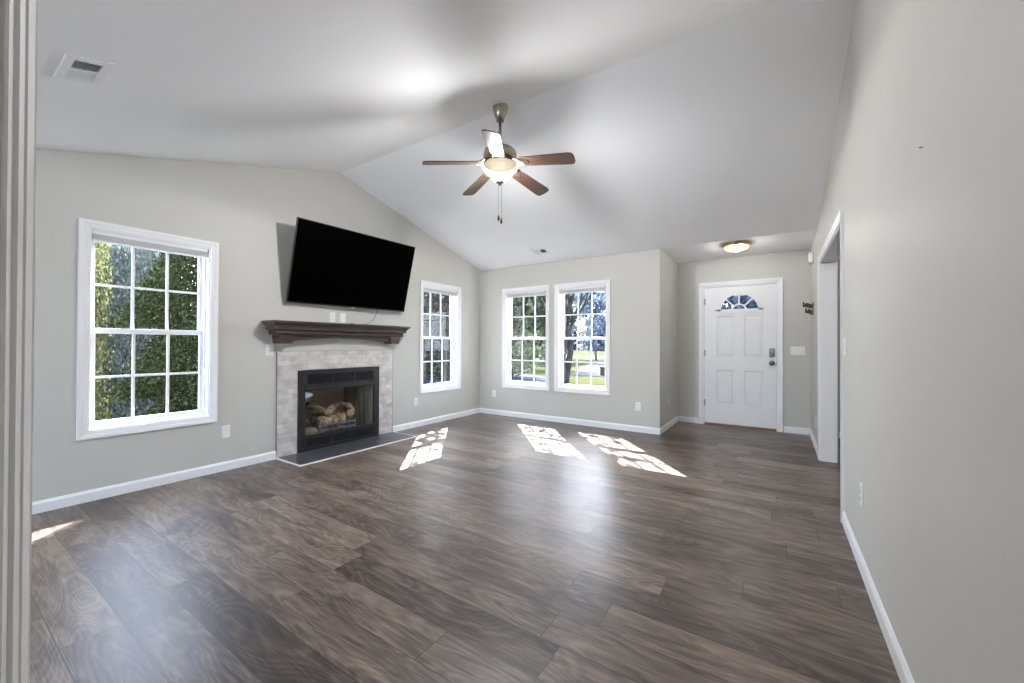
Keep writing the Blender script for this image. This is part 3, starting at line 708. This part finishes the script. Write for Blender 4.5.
plate('white duplex outlet just above the mantel, left of the other plate there', (XL, 2.700, 1.480), (1, 0), 'outlet', 1, 'outlet')
plate('white blank plate above the mantel, right of the duplex outlet', (XL, 2.835, 1.480), (1, 0), 'blank', 1, 'wall plate')
plate('white outlet low on the left wall under the window beyond the fireplace', (XL, 3.985, .355), (1, 0), 'outlet', 1, 'outlet')
plate('white outlet low on back wall near the left corner', (-3.963, YB, .349), (0, -1), 'outlet', 1, 'outlet')
plate('white outlet low on back wall between right window and outer corner', (-1.561, YB, .344), (0, -1), 'outlet', 1, 'outlet')
plate('shaded outlet low on the short foyer side wall', (XF, 5.967, .382), (1, 0), 'outlet', 1, 'outlet')
plate('white triple toggle switch plate right of the front door', (.235, YF, 1.105), (0, -1), 'switch', 3, 'switch')
plate('outlet on the right wall low near the baseboard, nearest the camera', (XR, 2.776, .394), (-1, 0), 'outlet', 1, 'outlet')
plate('pale switch on the right wall just before the wide opening', (XR, 3.36, 1.172), (-1, 0), 'switch', 1, 'switch')
plate('outlet low on the right foyer wall beyond the opening', (XR, 5.70, .30), (-1, 0), 'outlet', 1, 'outlet')

# small wall items
b = BM(); add_box(b, XR-.045, XR-.0005, 6.06, 6.16, 2.185, 2.315); o = obj('alarm_sensor', b, M['plastic'], bevel=.010); tag(o, 'small white sensor box high on right foyer wall near the opening', 'sensor')
b = BM(); add_box(b, XR-.047, XR-.0455, 6.10, 6.12, 2.20, 2.21); obj('sensor_light', b, M['dark'], o)
kh = empty('wall_bracket', (XR, 6.02, 1.64)); tag(kh, 'dark bronze wall bracket with two angled rods beside the opening', 'bracket')
b = BM(); add_box(b, XR-.012, XR-.0005, 5.99, 6.05, 1.545, 1.70); obj('back_plate', b, M['pewter'], kh, bevel=.003)
for z, ln in ((1.650, .085), (1.575, .062)):
    b = BM(); add_hexa(b, [Vector((XR-.012, 5.995, z-.030)), Vector((XR-.012, 6.045, z-.030)), Vector((XR-.012, 6.045, z+.018)), Vector((XR-.012, 5.995, z+.018)),
                           Vector((XR-.012-ln, 5.990, z-.002)), Vector((XR-.012-ln, 6.05, z-.002)), Vector((XR+.008-ln, 6.05, z+.046)), Vector((XR+.008-ln, 5.990, z+.046))])
    a = obj('angled_arm', b, M['blade'], kh, bevel=.003)
    b = BM(); add_box(b, XR-.022-ln, XR-.006-ln, 5.986, 6.054, z-.004, z+.050); obj('end_cap', b, M['dark'], a, bevel=.002)
b = BM(); add_tube(b, [(XR-.0003, 1.712, 1.788), (XR-.010, 1.712, 1.789)], .002, 8); tag(obj('nail', b, M['pewter']), 'lone nail sticking out of the right wall', 'nail')
b = BM(); add_tube(b, [(XL+.0003, 5.11, 1.23), (XL+.014, 5.11, 1.231)], .003, 8); tag(obj('nail', b, M['pewter']), 'small nail in the left wall beside the far corner', 'nail')
b = BM(); add_tube(b, [(-.45, YF-.0003, 2.32), (-.45, YF-.02, 2.31), (-.45, YF-.022, 2.33)], .004, 8); tag(obj('wall_hook', b, M['steel']), 'tiny grey hook on foyer wall above the front door', 'hook')
# chime on the jamb
b = BM(); add_box(b, .400, .470, OY1-.0275, OY1-.0155, 1.945, 2.005); o = obj('door_chime', b, M['plastic'], bevel=.004); tag(o, 'small pale louvred box high on the white jamb of the right opening', 'chime')
b = BM()
for k in range(4): add_box(b, .410, .460, OY1-.0290, OY1-.0276, 1.955+k*.012, 1.960+k*.012)
obj('grille', b, M['blind'], o)

# ---------------------------------------------------------------- ceiling vents
def vent(label, c, L_, W_, slope, rz):
    # local frame: z normal to the slope; the two louver halves lie along local y, -y towards the camera
    import mathutils
    R_ = mathutils.Matrix.Rotation(math.atan(slope), 3, 'X') @ mathutils.Matrix.Rotation(rz, 3, 'Z')
    root = empty('ceiling_vent', c, R_.to_euler()); tag(root, label, 'vent', 'ceiling vents')
    a, w = L_/2, W_/2; ia, iw = a-.034, w-.045
    b = BM(); add_box(b, -a, -ia, -w, w, -.010, -.0005); add_box(b, ia, a, -w, w, -.010, -.0005); add_box(b, -ia, ia, -w, -iw, -.010, -.0005); add_box(b, -ia, ia, iw, w, -.010, -.0005)
    child('face_frame', b, M['white'], root, bevel=.002)
    b = BM(); add_box(b, -ia, ia, -.005, .005, -.0105, -.001); child('center_bar', b, M['white'], root)
    b = BM(); add_box(b, -ia, ia, -iw, iw, -.0016, -.0006); child('duct_opening', b, M['dark'], root)
    for s in (-1, 1):
        b = BM(); n = 6; y0 = .006; st = (iw-.008)/n
        for i in range(n):
            y = s*(y0+st*(i+.5)); dy = -s*.008*.5
            # near half opens to the view, far half shows its blades
            add_hexa(b, [(-ia, y-dy-.0006, -.0092), (ia, y-dy-.0006, -.0092), (ia, y-dy+.0006, -.0092), (-ia, y-dy+.0006, -.0092),
                         (-ia, y+dy*1.0-.0006, -.0018), (ia, y+dy-.0006, -.0018), (ia, y+dy+.0006, -.0018), (-ia, y+dy+.0006, -.0018)])
        child('louver_blades', b, M['blind'], root)
    return root
cx_, cy_ = -2.82, .467
vent('white ceiling register on near slope at the upper left', (cx_, cy_, zc(cy_)), .165, .29, SN, PI/2)
cx_, cy_ = -2.88, 5.10
vent('small white ceiling register on far slope above the back windows', (cx_, cy_, zc(cy_)), .17, .28, -SF, PI/2)

# ---------------------------------------------------------------- ceiling fan
def ceiling_fan():
    X, Y = -1.909, 2.70; zt = zc(Y)
    root = empty('ceiling_fan', (X, Y, zt)); tag(root, 'five-blade walnut and nickel ceiling fan with lit glass bowl', 'ceiling fan')
    def la(name, prof, m, par=root, seg=36, smooth=True, cap=True):
        b = BM(); add_lathe(b, prof, (X, Y, 0), seg, cap); return obj(name, b, m, par, smooth=smooth)
    la('canopy', [(.028, 3.048), (.040, 3.056), (.052, 3.085), (.062, 3.125), (.066, 3.145), (.064, 3.1515)], M['nickel'])
    la('canopy_ring', [(.016, 3.018), (.030, 3.022), (.034, 3.034), (.028, 3.046), (.018, 3.050)], M['pewter'])
    la('downrod', [(.0125, 2.83), (.0125, 3.03)], M['nickel'], seg=16)
    la('rod_collar', [(.028, 2.806), (.030, 2.820), (.022, 2.840), (.014, 2.846)], M['nickel'])
    la('motor_housing', [(.095, 2.700), (.128, 2.708), (.138, 2.728), (.138, 2.748), (.130, 2.772), (.105, 2.792), (.060, 2.804), (.030, 2.810)], M['nickel'], seg=48)
    la('flywheel', [(.060, 2.672), (.105, 2.676), (.112, 2.686), (.094, 2.699)], M['nickel'])
    kit = la('ceiling_shade_pan', [(.045, 2.640), (.070, 2.650), (.120, 2.660), (.137, 2.666), (.137, 2.671), (.062, 2.6718)], M['pan_black'])  # wide black pan put over the bulbs to shade the ceiling
    bowl = la('glass_bowl', [(.134, 2.666), (.142, 2.658), (.146, 2.640), (.138, 2.618), (.112, 2.592), (.088, 2.568), (.070, 2.545), (.052, 2.528), (.020, 2.522)], M['bowl'], cap=False, seg=48)
    # flutes
    for v in bowl.data.vertices:
        a = math.atan2(v.co.y-Y, v.co.x-X); r = math.hypot(v.co.x-X, v.co.y-Y); k = 1+.03*math.cos(a*8)
        v.co.x = X+(v.co.x-X)*k; v.co.y = Y+(v.co.y-Y)*k
    la('finial', [(.004, 2.490), (.010, 2.496), (.016, 2.506), (.030, 2.514), (.034, 2.522), (.024, 2.528)], M['nickel'], seg=24)
    # blades
    for k in range(5):
        a = math.radians(11+72*k); Rm = Matrix.Translation((X, Y, 0)) @ Matrix.Rotation(a, 4, 'Z')
        pm = Rm @ Matrix.Translation((.175, 0, 2.662)) @ Matrix.Rotation(math.radians(6.5), 4, 'Y') @ Matrix.Translation((-.175, 0, 0)) @ Matrix.Rotation(math.radians(-13), 4, 'X')
        b = BM(); out = []
        n = 8
        x0, x1 = .175, .655
        top = [(x0, .044), (x0+.01, .052), (.40, .060), (.58, .067), (.605, .065), (.622, .055), (.630, .035)]
        poly = top + [(.632, 0)] + [(x, -y) for x, y in top[::-1]] 
        A = [b.verts.new(pm @ Vector((x, y, -.0035))) for x, y in poly]; B_ = [b.verts.new(pm @ Vector((x, y, .0035))) for x, y in poly]
        b.faces.new(A[::-1]); b.faces.new(B_)
        for i in range(len(poly)): b.faces.new([A[i], A[(i+1) % len(poly)], B_[(i+1) % len(poly)], B_[i]])
        bo = obj('blade', b, M['blade'], root)
        # blade iron: two scrolled arms + plate
        b = BM()
        for s in (-1, 1):
            pts = [Rm @ Vector(p) for p in ((.092, s*.012, 2.688), (.120, s*.030, 2.684), (.148, s*.044, 2.672), (.172, s*.036, 2.662), (.200, s*.022, 2.6525-s*.004))]
            add_tube(b, pts, [.007, .008, .008, .007, .006], 8)
        pts = [Rm @ Vector(p) for p in ((.092, 0, 2.688), (.125, 0, 2.682), (.160, 0, 2.664), (.20, 0, 2.6525))]
        add_tube(b, pts, [.007, .006, .006, .006], 8)
        pl = [(.178, -.030), (.215, -.034), (.245, -.016), (.252, 0), (.245, .016), (.215, .034), (.178, .030)]
        A = [b.verts.new(pm @ Vector((x, y, -.0075))) for x, y in pl]; B_ = [b.verts.new(pm @ Vector((x, y, -.0038))) for x, y in pl]
        b.faces.new(A[::-1]); b.faces.new(B_)
        for i in range(len(pl)): b.faces.new([A[i], A[(i+1) % len(pl)], B_[(i+1) % len(pl)], B_[i]])
        obj('blade_iron', b, M['nickel'], bo, smooth=False)
    # pull chains
    for dx, dy, z1, z2 in ((-.010, -.004, 2.250, 2.520), (.012, .004, 2.225, 2.520)):
        b = BM(); add_tube(b, [(X+dx, Y+dy, z1), (X+dx, Y+dy, z2)], .0018, 6); c = obj('pull_chain', b, M['nickel'], root)
        b = BM(); add_lathe(b, [(.003, -.052), (.008, -.044), (.009, -.030), (.006, -.012), (.003, 0)], (X+dx, Y+dy, z1), 12); obj('chain_pull', b, M['blade'], c, smooth=True)
    for k in range(3):
        a = math.radians(200+120*k); p = (X+.050*math.cos(a), Y+.050*math.sin(a), 2.610)
        l = bpy.data.lights.new('fan_bulb', 'POINT'); l.energy = FAN_W/3; l.color = (.985, .985, 1.0); l.shadow_soft_size = .042
        lo = bpy.data.objects.new('fan_bulb', l); COL.objects.link(lo); lo.location = p; lo.parent = root; lo.matrix_parent_inverse = root.matrix_world.inverted()
    # the downward half of the LED bulbs' light
    l = bpy.data.lights.new('fan_downlight', 'SPOT'); l.energy = FAN_W*1.2; l.color = (.985, .985, 1.0); l.shadow_soft_size = .022
    l.spot_size = PI; l.spot_blend = .12
    lo = bpy.data.objects.new('fan_downlight', l); COL.objects.link(lo); lo.location = (X, Y, 2.628); lo.parent = root; lo.matrix_parent_inverse = root.matrix_world.inverted()
ceiling_fan()

def flush_light(X, Y, Z, watts, label, bulb, arm):
    root = empty('flush_ceiling_light', (X, Y, Z)); tag(root, label, 'ceiling light')
    b = BM(); add_lathe(b, [(.148, Z-.034), (.156, Z-.028), (.150, Z-.012), (.160, Z-.006), (.160, Z-.0005)], (X, Y, 0), 40); obj('metal_rim', b, M['bronze'], root, smooth=True)
    b = BM(); add_lathe(b, [(.142, Z-.036), (.138, Z-.050), (.118, Z-.074), (.082, Z-.092), (.040, Z-.101), (.004, Z-.103)], (X, Y, 0), 40, cap=False); obj('glass_bowl', b, M['bowl'], root, smooth=True)
    b = BM(); add_lathe(b, [(.003, Z-.122), (.009, Z-.116), (.012, Z-.108), (.016, Z-.102)], (X, Y, 0), 16); obj('finial', b, M['bronze'], root, smooth=True)
    if arm:
        b = BM(); add_tube(b, [(X+.02, Y-.03, Z-.108), (X+.11, Y-.02, Z-.100), (X+.135, Y-.02, Z-.085)], .006, 8); obj('clip_arm', b, M['bronze'], root)
    for s in (-1, 1):
        l = bpy.data.lights.new(bulb, 'POINT'); l.energy = watts/2; l.color = (.985, .985, 1.0); l.shadow_soft_size = .03
        lo = bpy.data.objects.new(bulb, l); COL.objects.link(lo); lo.location = (X+s*.05, Y, Z-.062); lo.parent = root; lo.matrix_parent_inverse = root.matrix_world.inverted()
flush_light(-.415, 5.70, HE, FOY_W, 'bronze-rimmed flush ceiling light with lit glass bowl over the foyer', 'foyer_bulb', True)
flush_light(2.0, 3.6, HE, SIDE_FILL_W, 'unseen fill light added in the side room beyond the wide opening', 'side_room_fill', False)  # lamp added out of view as fill through the opening
flush_light(-.12, -2.2, ZHALL, HALL_FILL_W, 'unseen fill light added in the hall behind the camera', 'hall_fill', False)  # extra unseen lamp, brightens the room from behind

# ================================================================ outside
M['grass'] = speckle(new_mat('grass', rough=.95, spec=0), (.034, .036, .015), (.064, .063, .032), .35, detail=8)
M['concrete'] = speckle(new_mat('concrete', rough=.95, spec=.1), (.040, .040, .042), (.048, .048, .051), 2)
M['asphalt'] = speckle(new_mat('asphalt', rough=.95, spec=.1), (.035, .040, .055), (.05, .055, .072), 3)
M['bark'] = speckle(new_mat('bark', rough=.95, spec=.1), (.015, .013, .012), (.045, .038, .035), 6, stretch=(1, 1, .3), bump=.5)
M['palebark'] = speckle(new_mat('pale_bark', rough=.95, spec=.1), (.05, .045, .042), (.12, .11, .105), 6, stretch=(1, 1, .3), bump=.5)
def leafmat(name, c1, c2, tr=.35):
    m = bpy.data.materials.new(name); m.use_nodes = True; t = m.node_tree; t.nodes.clear()
    o = t.nodes.new('ShaderNodeOutputMaterial'); d = t.nodes.new('ShaderNodeBsdfDiffuse'); tl = t.nodes.new('ShaderNodeBsdfTranslucent')
    g = t.nodes.new('ShaderNodeNewGeometry'); rp = t.nodes.new('ShaderNodeValToRGB')
    rp.color_ramp.elements[0].color = (*c1, 1); rp.color_ramp.elements[1].color = (*c2, 1)
    t.links.new(g.outputs['Random Per Island'], rp.inputs[0]); t.links.new(rp.outputs[0], d.inputs[0]); t.links.new(rp.outputs[0], tl.inputs[0])
    mx = t.nodes.new('ShaderNodeMixShader'); mx.inputs[0].default_value = tr
    t.links.new(d.outputs[0], mx.inputs[1]); t.links.new(tl.outputs[0], mx.inputs[2]); t.links.new(mx.outputs[0], o.inputs[0]); return m
M['leaf_dark'] = leafmat('dark_evergreen_leaf', (.003, .006, .003), (.045, .055, .018), .15)
M['leaf_green'] = leafmat('green_leaf', (.035, .048, .022), (.26, .29, .17), .45)
M['leaf_pale'] = leafmat('pale_leaf', (.06, .075, .06), (.26, .28, .25), .45)
M['leaf_yellow'] = leafmat('yellow_green_leaf', (.05, .06, .022), (.20, .195, .085), .45)
M['leaf_haze'] = leafmat('hazy_blue_leaf', (.09, .11, .15), (.24, .28, .34), .4)  # pale sky haze is put into the leaf colour
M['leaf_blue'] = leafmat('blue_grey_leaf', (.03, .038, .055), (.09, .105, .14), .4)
M['leaf_dry'] = leafmat('dry_brown_leaf', (.022, .020, .017), (.10, .092, .082), .35)
M['leaf_grey'] = leafmat('grey_leaf', (.025, .025, .022), (.10, .10, .095), .35)
def flat(name, poly, z, m, label):
    b = BM(); add_prism(b, poly, lambda u, v, t: (u, v, t), z-.02, z); o = obj(name, b, m); tag(o, label, None, None, 'structure')
b = BM(); add_box(b, -150, 60, -60, 220, GZ-.3, GZ); o = obj('lawn', b, M['grass']); tag(o, 'lawn outside the windows', None, None, 'structure')
M['bounce_slab'] = speckle(new_mat('bounce_concrete', rough=.85), (.68, .68, .68), (.74, .74, .74), 2)  # added pale ground, bounces daylight in through the rear glass
flat('bounce_slab', [(-12, KY-.15), (-12, -18), (7, -18), (7, KY-.15)], GZ+.03, M['bounce_slab'], 'unseen pale concrete slab added behind the house to bounce daylight indoors')
flat('driveway', [(-17.5, 15.0), (-10.2, 10.8), (-7.55, 14.6), (-8.4, 16.9), (-14.5, 20.0)], GZ+.02, M['asphalt'], 'blue-grey driveway outside the left back window')
flat('road', [(-90, 52), (60, 34), (60, 40), (-90, 63)], GZ+.015, M['concrete'], 'pale road beyond the lawn')
flat('footpath', [(-9.3, 19.6), (-6.3, 19.0), (-8.8, 24.5), (-13.2, 38), (-15.0, 38), (-11.0, 25)], GZ+.025, M['concrete'], 'pale path crossing the lawn')
def branches(b, p, d, ln, r, depth, tips, spread=.55, seg=6, up=.12):
    q = p+d*ln; mid = p+d*ln*.5+Vector([random.uniform(-.05, .05)*ln for _ in range(3)])
    add_tube(b, [p, mid, q], [r, r*.85, r*.68], seg, cap=False)
    tips.append(q)
    if depth == 0: return
    for k in range(random.choice((2, 3)) if depth > 1 else 3):
        a = random.uniform(0, 2*PI); o1 = d.orthogonal().normalized(); o2 = d.cross(o1)
        nd = (d+(o1*math.cos(a)+o2*math.sin(a))*spread*random.uniform(.6, 1.2)+Vector((0, 0, up))).normalized()
        branches(b, q, nd, ln*random.uniform(.62, .84), r*.62, depth-1, tips, spread, max(3, seg-1), up)
def leaves(b, c, s, n, size, test=None):
    i = 0; tries = 0
    while i < n and tries < n*20:
        tries += 1
        p = Vector([random.gauss(0, .45) for _ in range(3)])
        if p.length > 1.1: continue
        q = Vector((c[0]+p.x*s[0], c[1]+p.y*s[1], c[2]+p.z*s[2]))
        if test and not test(q): continue
        i += 1
        leaf(b, q, size)
def leaf(b, q, size):
    u = Vector([random.gauss(0, 1) for _ in range(3)]).normalized(); w = u.orthogonal().normalized()
    L = size*random.uniform(.6, 1.3); k = L*.45
    b.faces.new([b.verts.new(q), b.verts.new(q+u*L*.5+w*k), b.verts.new(q+u*L), b.verts.new(q+u*L*.5-w*k)])
def tree(name, label, base, trunks, depth, ln, r, leafm=None, nleaf=0, lsize=.09, clump=.5, bark='bark', group=None, spread=.55, lean=.18, up=.12, extra=()):
    root = empty(name, base); tag(root, label, 'tree', group)
    b = BM(); tips = []
    for k in range(trunks):
        a = 2*PI*k/max(1, trunks)+.6; d = Vector((math.cos(a)*lean, math.sin(a)*lean, 1)).normalized() if trunks > 1 else Vector((random.uniform(-.06, .06), random.uniform(-.06, .06), 1)).normalized()
        o = Vector(base)+(Vector((math.cos(a), math.sin(a), 0))*r*.8 if trunks > 1 else Vector())
        branches(b, o-Vector((0, 0, .05)), d, ln, r, depth, tips, spread, 8, up)
    obj('trunk', b, M[bark], root, recalc=False)
    if leafm and nleaf:
        b = BM(); tp = [t for t in tips if t.z > base[2]+ln*.8]
        for _ in range(nleaf):
            t = random.choice(tp); leaf(b, t+Vector([random.gauss(0, clump) for _ in range(3)]), lsize)
        for e in extra:
            for _ in range(30):
                q = Vector(e)+Vector((random.gauss(0, 1.15), random.gauss(0, .95), random.gauss(0, .75)))
                for _ in range(36): leaf(b, q+Vector([random.gauss(0, .13) for _ in range(3)]), .13)
        obj('foliage', b, M[leafm], root, recalc=False)
    return root
# front yard, seen through the back windows
tree('crape_myrtle', 'forked multi-stem tree close outside the right back window', (-6.05, 12.1, GZ), 4, 5, 1.45, .15, 'leaf_pale', 1600, .07, .40, spread=.42, lean=.16, up=.25)
tree('leafy_tree', 'leafy green tree outside the left back window', (-10.4, 15.6, GZ), 1, 5, 1.5, .16, 'leaf_green', 15000, .20, .55, spread=.75, up=.02)
tree('leafy_tree', 'tall half-bare tree standing outside between the corner windows', (-7.7, 10.1, GZ), 2, 5, 2.0, .11, 'leaf_green', 2500, .11, .40, spread=.62, lean=.12, up=.12, extra=[(-7.7, 9.4, 6.4)])
tree('bare_tree', 'thin grey tree behind the leafy tree outside the left back window', (-13.0, 24.0, GZ), 1, 5, 1.6, .12, 'leaf_grey', 5000, .16, .5, 'palebark', spread=.6)
# left side yard, seen through the window beyond the television
for i, (x, y, m_, n_, lab) in enumerate([(-9.2, 8.9, 'leaf_dry', 2600, 'slim tree outside the fireplace-wall far window, left of view'), (-10.6, 11.3, 'leaf_dry', 3000, 'slim tree outside the far fireplace-wall window, right of view'),
                                   (-13.5, 13.6, 'leaf_grey', 5000, 'pale tree standing behind the slim side-yard trees'), (-12.5, 10.6, 'leaf_grey', 5000, 'pale tree left behind the slim side-yard trees'),
                                   (-17.0, 17.8, 'leaf_dry', 7000, 'brown-leaved tree farthest back in the side yard')]):
    tree('yard_tree', lab, (x, y, GZ), 1, 5, 1.55, .10, m_, n_, .13, .4, 'palebark' if i % 2 else 'bark', 'side yard trees', spread=.5)
# brush under them
def shrub(name, label, c, s, n, size, m, test=None, group=None, stems=6):
    root = empty(name, (c[0], c[1], GZ)); tag(root, label, 'shrub', group)
    b = BM()
    for k in range(stems):
        a = 2*PI*k/stems; add_tube(b, [(c[0]+.08*math.cos(a), c[1]+.08*math.sin(a), GZ-.03), (c[0]+s[0]*.35*math.cos(a), c[1]+s[1]*.35*math.sin(a), c[2])], [.025, .012], 5)
    obj('stems', b, M['bark'], root)
    b = BM(); leaves(b, c, s, n, size, test); obj('foliage', b, M[m], root, recalc=False)
    return root
shrub('side_shrub', 'dry brush below the slim side-yard trees', (-14.0, 14.0, .5), (3.2, 3.2, 1.2), 6000, .16, 'leaf_dry')
shrub('side_shrub', 'low green shrub at the foot of the leafy tree', (-11.0, 16.2, .55), (1.6, 1.6, 1.0), 3500, .14, 'leaf_green')
# far tree line
for i in range(34):
    row = i % 2; x = -150+i*5.6+random.uniform(-1, 1); y = 96+row*9+random.uniform(-2, 2)+(-x)*.1
    root = empty('distant_tree', (x, y, GZ)); tag(root, 'distant hazy tree in the row beyond the road', 'tree', 'row of distant trees beyond the road')
    b = BM(); add_tube(b, [(x, y, GZ-.1), (x, y, 5)], [.35, .2], 6); obj('trunk', b, M['bark'], root)
    b = BM(); hh = random.uniform(4.2, 7)
    for _ in range(1100):
        z = random.uniform(0, 1); r = 4.6*math.sqrt(random.random())*(1-.55*z*z); a = random.uniform(0, 2*PI)
        leaf(b, Vector((x+r*math.cos(a), y+r*math.sin(a), GZ+.2+z*hh*1.6)), 1.0)
    obj('foliage', b, M[('leaf_blue', 'leaf_green', 'leaf_blue', 'leaf_dry')[i % 4]], root, recalc=False)
def clump(name, label, x, y, h, r, m, n, size, group=None):
    root = empty(name, (x, y, GZ)); tag(root, label, 'tree', group)
    b = BM(); tips = []; branches(b, Vector((x, y, GZ-.05)), Vector((0, 0, 1)), h*.28, .12, 4, tips, .45, 7, .2); obj('trunk', b, M['palebark'], root, recalc=False)
    b = BM()
    for _ in range(n):
        z = random.random(); rr = r*math.sqrt(random.random())*(1-.5*z*z); a = random.uniform(0, 2*PI)
        leaf(b, Vector((x+rr*math.cos(a), y+rr*math.sin(a), GZ+.1+z*h)), size)
    obj('foliage', b, M[m], root, recalc=False)
for x, y, m_, lab in ((-18.5, 20.5, 'leaf_dry', 'brown thicket tree behind the side-yard trees'), (-21.5, 19.0, 'leaf_grey', 'greyish thicket tree at the left behind the side-yard trees'), (-17.0, 23.5, 'leaf_dry', 'brown thicket tree farther right behind the side yard'), (-25.0, 25.5, 'leaf_dry', 'farthest brown thicket tree of the side yard')):
    clump('thicket_tree', lab, x, y, 5.6, 2.3, m_, 9000, .24)
clump('street_tree', 'blue-grey tree straight out from the front door', -2.1, 30, 9.5, 3.6, 'leaf_blue', 7000, .35)
clump('street_tree', 'dense green tree left of the far path', -19.5, 33, 7.5, 3.2, 'leaf_green', 8000, .30)
for x, y in ((-13.2, 3.0), (-13.2, 5.4), (-13.0, .8)):
    clump('hedge_tree', {3.0: 'green hedge tree in the middle beyond the tiered evergreen', 5.4: 'green hedge tree at the right beyond the tiered evergreen', .8: 'green hedge tree at the left beyond the tiered evergreen'}[y], x, y, 3.9, 1.35, 'leaf_green', 11000, .16)
# porch over the front door
b = BM(); add_box(b, -2.4, 2.0, YF+.14, 8.9, 2.36, 2.46); tag(obj('porch_roof', b, M['ceil']), 'porch roof outside the front door', kind='structure')
b = BM(); add_box(b, -2.4, 2.0, 8.75, 8.9, 2.14, 2.3595); tag(obj('porch_beam', b, M['white']), 'porch beam outside the front door', kind='structure')
for x in (-2.3, 1.9):
    b = BM(); add_box(b, x-.07, x+.07, 8.755, 8.895, GZ-.02, 2.1395); tag(obj('porch_post', b, M['white']), 'porch post outside the front door', kind='structure')
# mailbox
mb = empty('utility_pedestal', (-7.5, 19.9, GZ)); tag(mb, 'short dark utility box on the lawn beside the path outside the right back window', 'utility box')
b = BM(); add_box(b, -7.61, -7.39, 19.79, 20.01, GZ-.02, GZ+.42); obj('body', b, M['bezel'], mb, bevel=.02)
b = BM(); add_prism(b, [(-.13, 0), (.13, 0), (.11, .06), (-.11, .06)], lambda u, v, t: (-7.5+u, 19.9+t, GZ+.4205+v), -.13, .13); obj('cap', b, M['black_metal'], mb)
tree('hazy_tree', 'tall hazy tree beyond the road, left of the pair there', (-19.5, 40, GZ), 1, 5, 2.7, .14, 'leaf_haze', 9000, .26, .8, 'palebark', spread=.6)
tree('hazy_tree', 'tall hazy tree beyond the road, right of the pair there', (-15.4, 39, GZ), 1, 5, 2.7, .14, 'leaf_haze', 9000, .26, .8, 'palebark', spread=.6)
# side yard outside the near left window: tiered dark evergreen with pale trees behind
def tier_test(q):
    # tiers widen downwards, then step back
    zz = q.z; h = 1.03; ph = (2.44-zz) % h/h
    yl = 2.10-.55*ph if zz < 2.44 else 2.10+(zz-2.44)*.3
    return q.y > yl + random.gauss(0, .02)
root = empty('tiered_evergreen', (-7.6, 3.2, GZ)); tag(root, 'dense dark evergreen close outside the near left window', 'tree')
b = BM(); add_tube(b, [(-7.6, 3.2, GZ-.05), (-7.6, 3.2, 2.9)], [.14, .04], 8); obj('trunk', b, M['bark'], root)
b = BM(); cnt = 0
while cnt < 70000:
    q = Vector((-7.6+random.gauss(0, .22), random.uniform(1.45, 4.2), random.uniform(GZ+.05, 3.0)))
    if tier_test(q): leaf(b, q, .038); cnt += 1
obj('foliage', b, M['leaf_dark'], root, recalc=False)
def backtree(label, x, y, sy_, m, n, size=.10, name='background_tree'):
    root = empty(name, (x, y, GZ)); tag(root, label, 'tree')
    b = BM(); tips = []; branches(b, Vector((x, y, GZ-.05)), Vector((0, 0, 1)), .95, .08, 4, tips, .35, 7, .3); obj('trunk', b, M['palebark'], root, recalc=False)
    b = BM()
    for _ in range(n):
        q = Vector((x+random.gauss(0, .35), y+random.uniform(-sy_, sy_), random.uniform(GZ+.1, 3.4)))
        u = Vector((random.gauss(0, .25), random.gauss(0, .25), 1)).normalized(); w = Vector((random.gauss(0, 1), random.gauss(0, 1), 0)).normalized()
        L = size*random.uniform(.8, 2.2); k = size*.34
        b.faces.new([b.verts.new(q), b.verts.new(q+u*L*.5+w*k), b.verts.new(q+u*L), b.verts.new(q+u*L*.5-w*k)])
    obj('foliage', b, M[m], root, recalc=False)
backtree('yellow-green tree at left edge of the near window view', -9.6, 1.42, .42, 'leaf_yellow', 34000, .035)
backtree('blue-grey tree in the gap of the near window view', -11.5, 2.35, .45, 'leaf_blue', 24000, .05)
backtree('pale silvery tree behind the tiered evergreen', -10.6, 2.75, .62, 'leaf_pale', 34000, .042)
backtree('yellow-green tree far left beyond the near window', -9.9, .3, .8, 'leaf_yellow', 12000)
